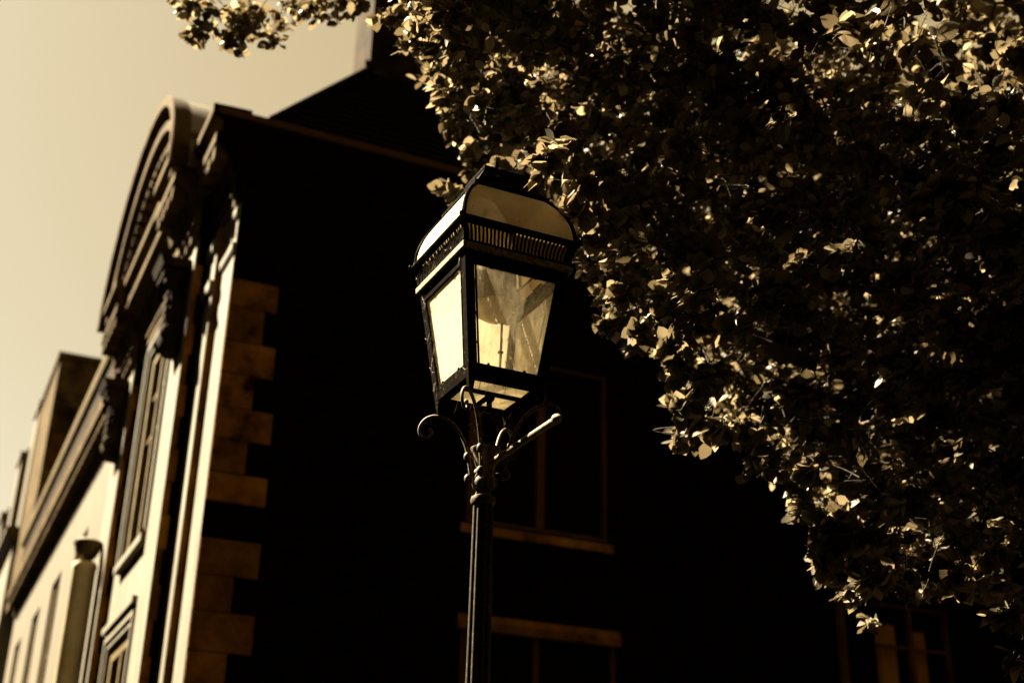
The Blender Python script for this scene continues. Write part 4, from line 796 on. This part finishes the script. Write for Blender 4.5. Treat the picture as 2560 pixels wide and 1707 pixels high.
(5.95,4.79,9.02,0.48,190),(0.39,5.93,7.67,0.48,190),(2.4,3.76,10.28,0.59,190),(3.55,3.86,6.02,0.54,190),(5.88,5.76,8.56,0.61,190),(0.32,4.4,10.59,0.58,190),
(-0.43,3.49,7.48,0.57,190),(5.83,3.91,3.81,0.41,170),(4.19,3.13,5.45,0.44,170),(5.07,3.33,4.24,0.5,170),(5.39,3.57,5.1,0.5,170),(6.38,4.43,4.37,0.6,170),
(6.19,4.45,3.11,0.56,170),(6.02,5.12,3.37,0.45,170),(5.7,4.67,4,0.43,170),(4.83,3.02,4.83,0.48,170),(5.19,4.04,5.47,0.43,170),(4.7,3.84,4.07,0.53,170),
(5.35,3.11,5.73,0.4,170),(5.04,3.92,2.81,0.55,170),(6.08,3.64,5.47,0.42,170),(5.04,4.49,3.25,0.44,170),(5.67,3.49,4.51,0.55,170),(5.11,4.16,4.51,0.4,170),
(6.02,4.41,5.66,0.49,170),(4.83,3.38,5.37,0.45,170),(6.83,4.59,3.52,0.44,170),(4.94,3.61,3.39,0.42,170),(4.33,3.37,4.81,0.58,170),(5.78,4.21,4.77,0.51,170),
(5.69,3.99,3.16,0.47,170),(5.33,3.92,6.2,0.43,170),(3.1,2.37,10.48,0.73,170),(2.6,-0.82,7.25,0.72,170),(5.4,-0.94,9.48,0.72,170),(4.29,1.18,8.15,0.6,170),
(4.86,-1.38,9.94,0.68,170),(0.39,-2.16,9.2,0.7,170),(4.68,-0.23,8.87,0.62,170),(5.35,-2.44,7.12,0.72,170),(0.83,1.02,8.49,0.76,170),(6.82,-1.12,6.54,0.77,170),
(7.32,-0.13,8.9,0.68,170),(2.74,0.96,8.3,0.8,170),(5.79,-1.72,8.49,0.73,170),(0.59,1.55,9.27,0.67,170),(4.04,0.27,7.11,0.65,170),(7.06,1.96,8.66,0.76,170),
(2.42,-2.05,10.2,0.62,170),(0.16,-1.45,8.29,0.73,170),(7.44,-2.18,8.37,0.67,170),(0.18,-1.08,10.47,0.79,170),(4.52,-1.07,7.61,0.74,170),(1.56,-0.03,6.52,0.66,170),
(2.28,-1.71,6.89,0.68,170),(4.35,-1.99,10.11,0.75,170),(3.36,1.09,9.14,0.65,170),(1.41,0.36,9.51,0.75,170),(5.33,1.23,9.54,0.65,170),(5.89,-0.27,8.56,0.63,170),
(5.4,1.72,7.11,0.71,170),(2.11,-2.46,8.53,0.79,170),(6.79,2.18,10.23,0.77,170),(6.4,-1.61,10.46,0.67,170),(5.24,-2.08,8.95,0.78,170),(3.27,-1.92,9.77,0.67,170),
(0.99,-2.47,7.71,0.69,170),(6.65,0.47,9.39,0.78,170),(2.71,-0.18,9.47,0.65,170),(0.8,2.24,8.82,0.7,170),(6.73,4.43,10.05,0.65,170),(6.69,1.1,10.17,0.8,170),
(0.07,1.63,10.32,0.66,170),(4.44,1.68,10.09,0.7,170),(4.85,0.96,6.86,0.73,170),(0.33,0.8,7.35,0.68,170),(1.66,-0.93,8.25,0.62,170),(3.09,-1.02,9.59,0.68,170),
(2.76,-2.49,7.21,0.79,170),(6.39,-0.54,10.43,0.64,170),(2,1.1,8.75,0.71,170),(3.52,-0.63,8.55,0.79,170),(2.63,-1.67,8.7,0.77,170),(0.45,-1.98,6.69,0.71,170),
(5.69,0.4,10.48,0.78,170),(1.45,0.1,8.4,0.69,170),(6.18,0.38,7.58,0.65,170),(6.28,-0.78,7.6,0.63,170),(0.96,-0.59,9.58,0.64,170),(3.77,0.39,8.83,0.6,170),
(7.3,0.81,8.23,0.71,170),(2.08,1.55,10.32,0.66,170),(7.44,1.01,9.18,0.62,170),(7.09,-1.41,7.71,0.7,170),(2.72,0.06,7.61,0.62,170),(2.59,0.18,10.34,0.6,170),
(1.55,2.43,10.22,0.63,170),(1.04,1.13,10.42,0.71,170),(1.34,1.35,6.56,0.79,170),(3.59,-1.31,7.55,0.63,170),(1.59,-1.79,8.15,0.67,170),(6.64,-1.92,9.55,0.75,170),
(6.32,1.69,7.58,0.68,170),(1,-0.56,7.75,0.61,170),(7.49,-2.07,10.11,0.74,170),(4.7,-1.52,6.53,0.72,170),(7,3.06,7.59,0.69,170),]

# --------------------------------------------------------------- beech tree
TREE = empty('beech_tree', 'dark copper beech with sunlit leaf edges, filling the right side of the view', 'tree', (6.6, 4.2, 0))
to = Vector((6.6, 4.2, 0))
def leaves(centers, dirs, normals, sizes):
    """centers: leaf bases, dirs: along the leaf, normals: up side"""
    n = len(centers)
    D = dirs/np.linalg.norm(dirs, axis=1, keepdims=True)
    S_ = np.cross(D, normals); S_ /= np.linalg.norm(S_, axis=1, keepdims=True); U = np.cross(S_, D)
    ts = np.array([0, .22, .5, .78, 1.0]); wd = np.array([.03, .29, .37, .235, .0])
    curl = rng.uniform(-.28, .18, n); fold = rng.uniform(.02, .34, n); wav = rng.uniform(-.06, .06, (n, 5)); tw = rng.uniform(-.5, .5, n)
    V = np.zeros((n, 15, 3)); UV = np.zeros((15, 2))
    for i in range(5):
        mid = centers + D*(sizes*ts[i])[:, None] + U*(sizes*(curl*ts[i]**2))[:, None]
        for j, s_ in enumerate((-1, 0, 1)):
            off = S_*(sizes*wd[i]*s_*np.cos(tw*ts[i]))[:, None] + U*(sizes*wd[i]*(abs(s_)*(fold+wav[:, i]) + s_*np.sin(tw*ts[i])))[:, None]
            V[:, i*3+j] = mid + off
            UV[i*3+j] = (.5+.5*s_*wd[i]/.37*.9, ts[i])
    q = []
    for i in range(4):
        for j in range(2): a = i*3+j; q.append((a, a+1, a+4, a+3))
    q = np.array(q); faces = (q[None] + (np.arange(n)*15)[:, None, None]).reshape(-1, 4)
    return V.reshape(-1, 3), faces, np.tile(UV, (n, 1))
Cn, Dn, Nn, Sn, Own = [], [], [], [], []
TW = MB()
Z = np.array([0, 0, 1.0]); SUNV = np.array(sd)
for bi, (x, y, z, r_, n) in enumerate(BLOBS + UPPER):
    c = np.array([x, y, z]); far = bi >= len(BLOBS)
    if y < 3.5 and z > 7: r_ *= 1.1
    ntw = max(3, int(n/13)); per = max(4, int(n/ntw))
    out_dir = c - np.array([6.6, 4.2, 4.0]); out_dir /= np.linalg.norm(out_dir)
    for k in range(ntw):
        a = rng.normal(size=3); a /= np.linalg.norm(a); a *= r_*rng.uniform(.1, .8)
        s0 = c + a*np.array([1, 1, .8])
        d = out_dir*.7 + rng.normal(size=3)*.55; d[2] -= .12; d /= np.linalg.norm(d)
        L_ = r_*rng.uniform(.6, 1.0); nn = Z*.7 + SUNV*.5 + rng.normal(size=3)*.42; side = np.cross(d, nn); side /= np.linalg.norm(side)
        st = s0 - d*L_*.55
        pts = [st + d*L_*t + Z*(-.10*L_*t*t) for t in (0, .33, .66, 1)]
        if not far: TW.tube(pts, [.0032, .0026, .002, .0012], 5)
        for i in range(per):
            t = (i+.6)/per; p = st + d*L_*t + Z*(-.10*L_*t*t); sg = 1 if i % 2 else -1
            ld = d*rng.uniform(.35, .9) + side*sg*rng.uniform(.5, 1.1) + rng.normal(size=3)*.28; ld[2] -= rng.uniform(0, .35)
            nl = nn*.7 + rng.normal(size=3)*.6
            Own.append(bi); Cn.append(p + ld/np.linalg.norm(ld)*.008); Dn.append(ld); Nn.append(nl); Sn.append(rng.uniform(.048, .083)*(1.2 if y < 5.1 and bi < NFEAT else 1) if not far else rng.uniform(.065, .095))
# the crown is open where the sun reaches the lamp
Cn = np.array(Cn); Dn = np.array(Dn); Nn = np.array(Nn); Sn = np.array(Sn); Own = np.array(Own)
s3 = np.array(sd); lo = np.array([1.976, 4.593, 0.0]); rel = Cn - lo
tt = (rel[:, 0]*s3[0] + rel[:, 1]*s3[1])/(s3[0]**2 + s3[1]**2)
hx = rel[:, 0] - tt*s3[0]; hy = rel[:, 1] - tt*s3[1]; hz = rel[:, 2] - tt*s3[2]
rr_ = np.hypot(hx, hy); keep = ~((tt > .05) & (((rr_ < .37) & (hz > 3.5) & (hz < 4.85)) | ((rr_ < .13) & (hz > 2.3) & (hz < 5))))
LUCK = rng.uniform(0, 1, len(Cn))
for x, y, z, r_, n in BLOBS[:NFEAT]:      # gaps through which the sun reaches the outer sprays
    rel = Cn - np.array([x, y, z]); t_ = rel @ s3; d_ = np.linalg.norm(rel - t_[:, None]*s3, axis=1)
    keep &= ~((t_ > r_*.95) & (d_ < r_*.9) & ((Own >= NFEAT) | ((t_ > r_*2.2) & (LUCK < .38))))
Cn, Dn, Nn, Sn = Cn[keep], Dn[keep], Nn[keep], Sn[keep]
V, Fc, UVs = leaves(np.array(Cn), np.array(Dn), np.array(Nn), np.array(Sn))
V = V - np.array(to)
me = bpy.data.meshes.new('foliage'); me.vertices.add(len(V)); me.vertices.foreach_set('co', V.ravel())
me.loops.add(Fc.size); me.loops.foreach_set('vertex_index', Fc.ravel().astype(np.int32))
me.polygons.add(len(Fc)); me.polygons.foreach_set('loop_start', np.arange(0, Fc.size, 4, dtype=np.int32))
me.update(calc_edges=True)
ul = me.uv_layers.new(name='UVMap'); ul.data.foreach_set('uv', UVs[Fc.ravel()].ravel().astype(np.float32))
at = me.attributes.new('leaf_tone', 'FLOAT', 'POINT'); at.data.foreach_set('value', np.repeat(rng.uniform(0, 1, len(Cn)), 15).astype(np.float32))
me.polygons.foreach_set('use_smooth', np.ones(len(Fc), dtype=bool)); me.materials.append(M['leaf']); me.validate()
crown = bpy.data.objects.new('crown', me); COL.objects.link(crown); crown.parent = TREE
# trunk and limbs
b = MB(); b.tube([(0, 0, 0), (0, .02, .5), (-.02, .05, 1.6), (-.08, .1, 2.8), (-.15, .16, 4.2), (-.2, .3, 6.0), (-.15, .5, 8.0)], [.42, .34, .29, .27, .23, .15, .06], 16); b.build('trunk', M['bark'], TREE, smooth=True)
tips = []
def limb(P, r0):
    P = spline(P, 5); n = len(P); b = MB()
    b.tube([(p[0]-to.x, p[1]-to.y, p[2]) for p in P], [r0*(1-.82*i/(n-1)) for i in range(n)], 10); b.build('limb', M['bark'], TREE, smooth=True)
    for i in range(3, n): tips.append((np.array(P[i]), r0*(1-.82*i/(n-1))))
limb([(6.5, 4.3, 3.0), (5.6, 4.8, 3.9), (4.6, 5.2, 4.35), (3.6, 5.5, 4.7), (2.9, 5.7, 5.1)], .085)
limb([(6.5, 4.35, 4.0), (5.6, 5.0, 5.2), (4.4, 5.6, 6.1), (3.0, 6.2, 7.2), (1.9, 6.9, 7.75), (1.1, 7.5, 7.7)], .09)
limb([(6.52, 4.3, 2.4), (5.9, 4.9, 3.0), (5.2, 5.3, 3.3), (4.4, 5.5, 3.55)], .06)
limb([(6.45, 4.35, 4.4), (5.9, 5.4, 5.6), (5.0, 6.2, 6.6), (4.0, 6.6, 7.2)], .08)
limb([(6.45, 4.3, 4.8), (5.5, 4.2, 5.8), (4.5, 4.1, 6.4), (3.4, 4.3, 6.6)], .07)
limb([(6.6, 4.3, 3.4), (6.5, 5.4, 4.2), (6.0, 6.2, 5.0), (5.4, 6.6, 5.4)], .07)
limb([(6.45, 4.2, 3.6), (5.4, 4.0, 4.4), (4.4, 4.1, 4.9), (3.6, 4.3, 5.1)], .06)
# twigs grow from limb to spray and on from spray to spray
cs = np.array([q[:3] for q in BLOBS + UPPER]); npos = [t[0] for t in tips]; nrad = [t[1] for t in tips]
P0 = np.array(npos); d0 = np.linalg.norm(cs[:, None] - P0[None], axis=2); best = d0.min(1); par = d0.argmin(1); left = set(range(len(cs)))
while left:
    k = min(left, key=lambda j: best[j]); left.discard(k); p = np.array(npos[par[k]]); c = cs[k]
    m_ = (p+c)/2 + np.array([0, 0, .06]) + rng.normal(size=3)*.07
    P = spline([tuple(p), tuple(m_), tuple(c)], 4); n_ = len(P); r0 = min(nrad[par[k]]*.7, .012)
    TW.tube(P, [max(.0022, r0*(1-.45*i/(n_-1))) for i in range(n_)], 5)
    npos.append(c); nrad.append(max(.003, r0*.6)); dn = np.linalg.norm(cs - c, axis=1)*1.15
    for j in left:
        if dn[j] < best[j]: best[j] = dn[j]; par[j] = len(npos)-1
TW.v = [(x-to.x, y-to.y, z) for x, y, z in TW.v]; TW.build('twigs', M['bark'], TREE, smooth=True)
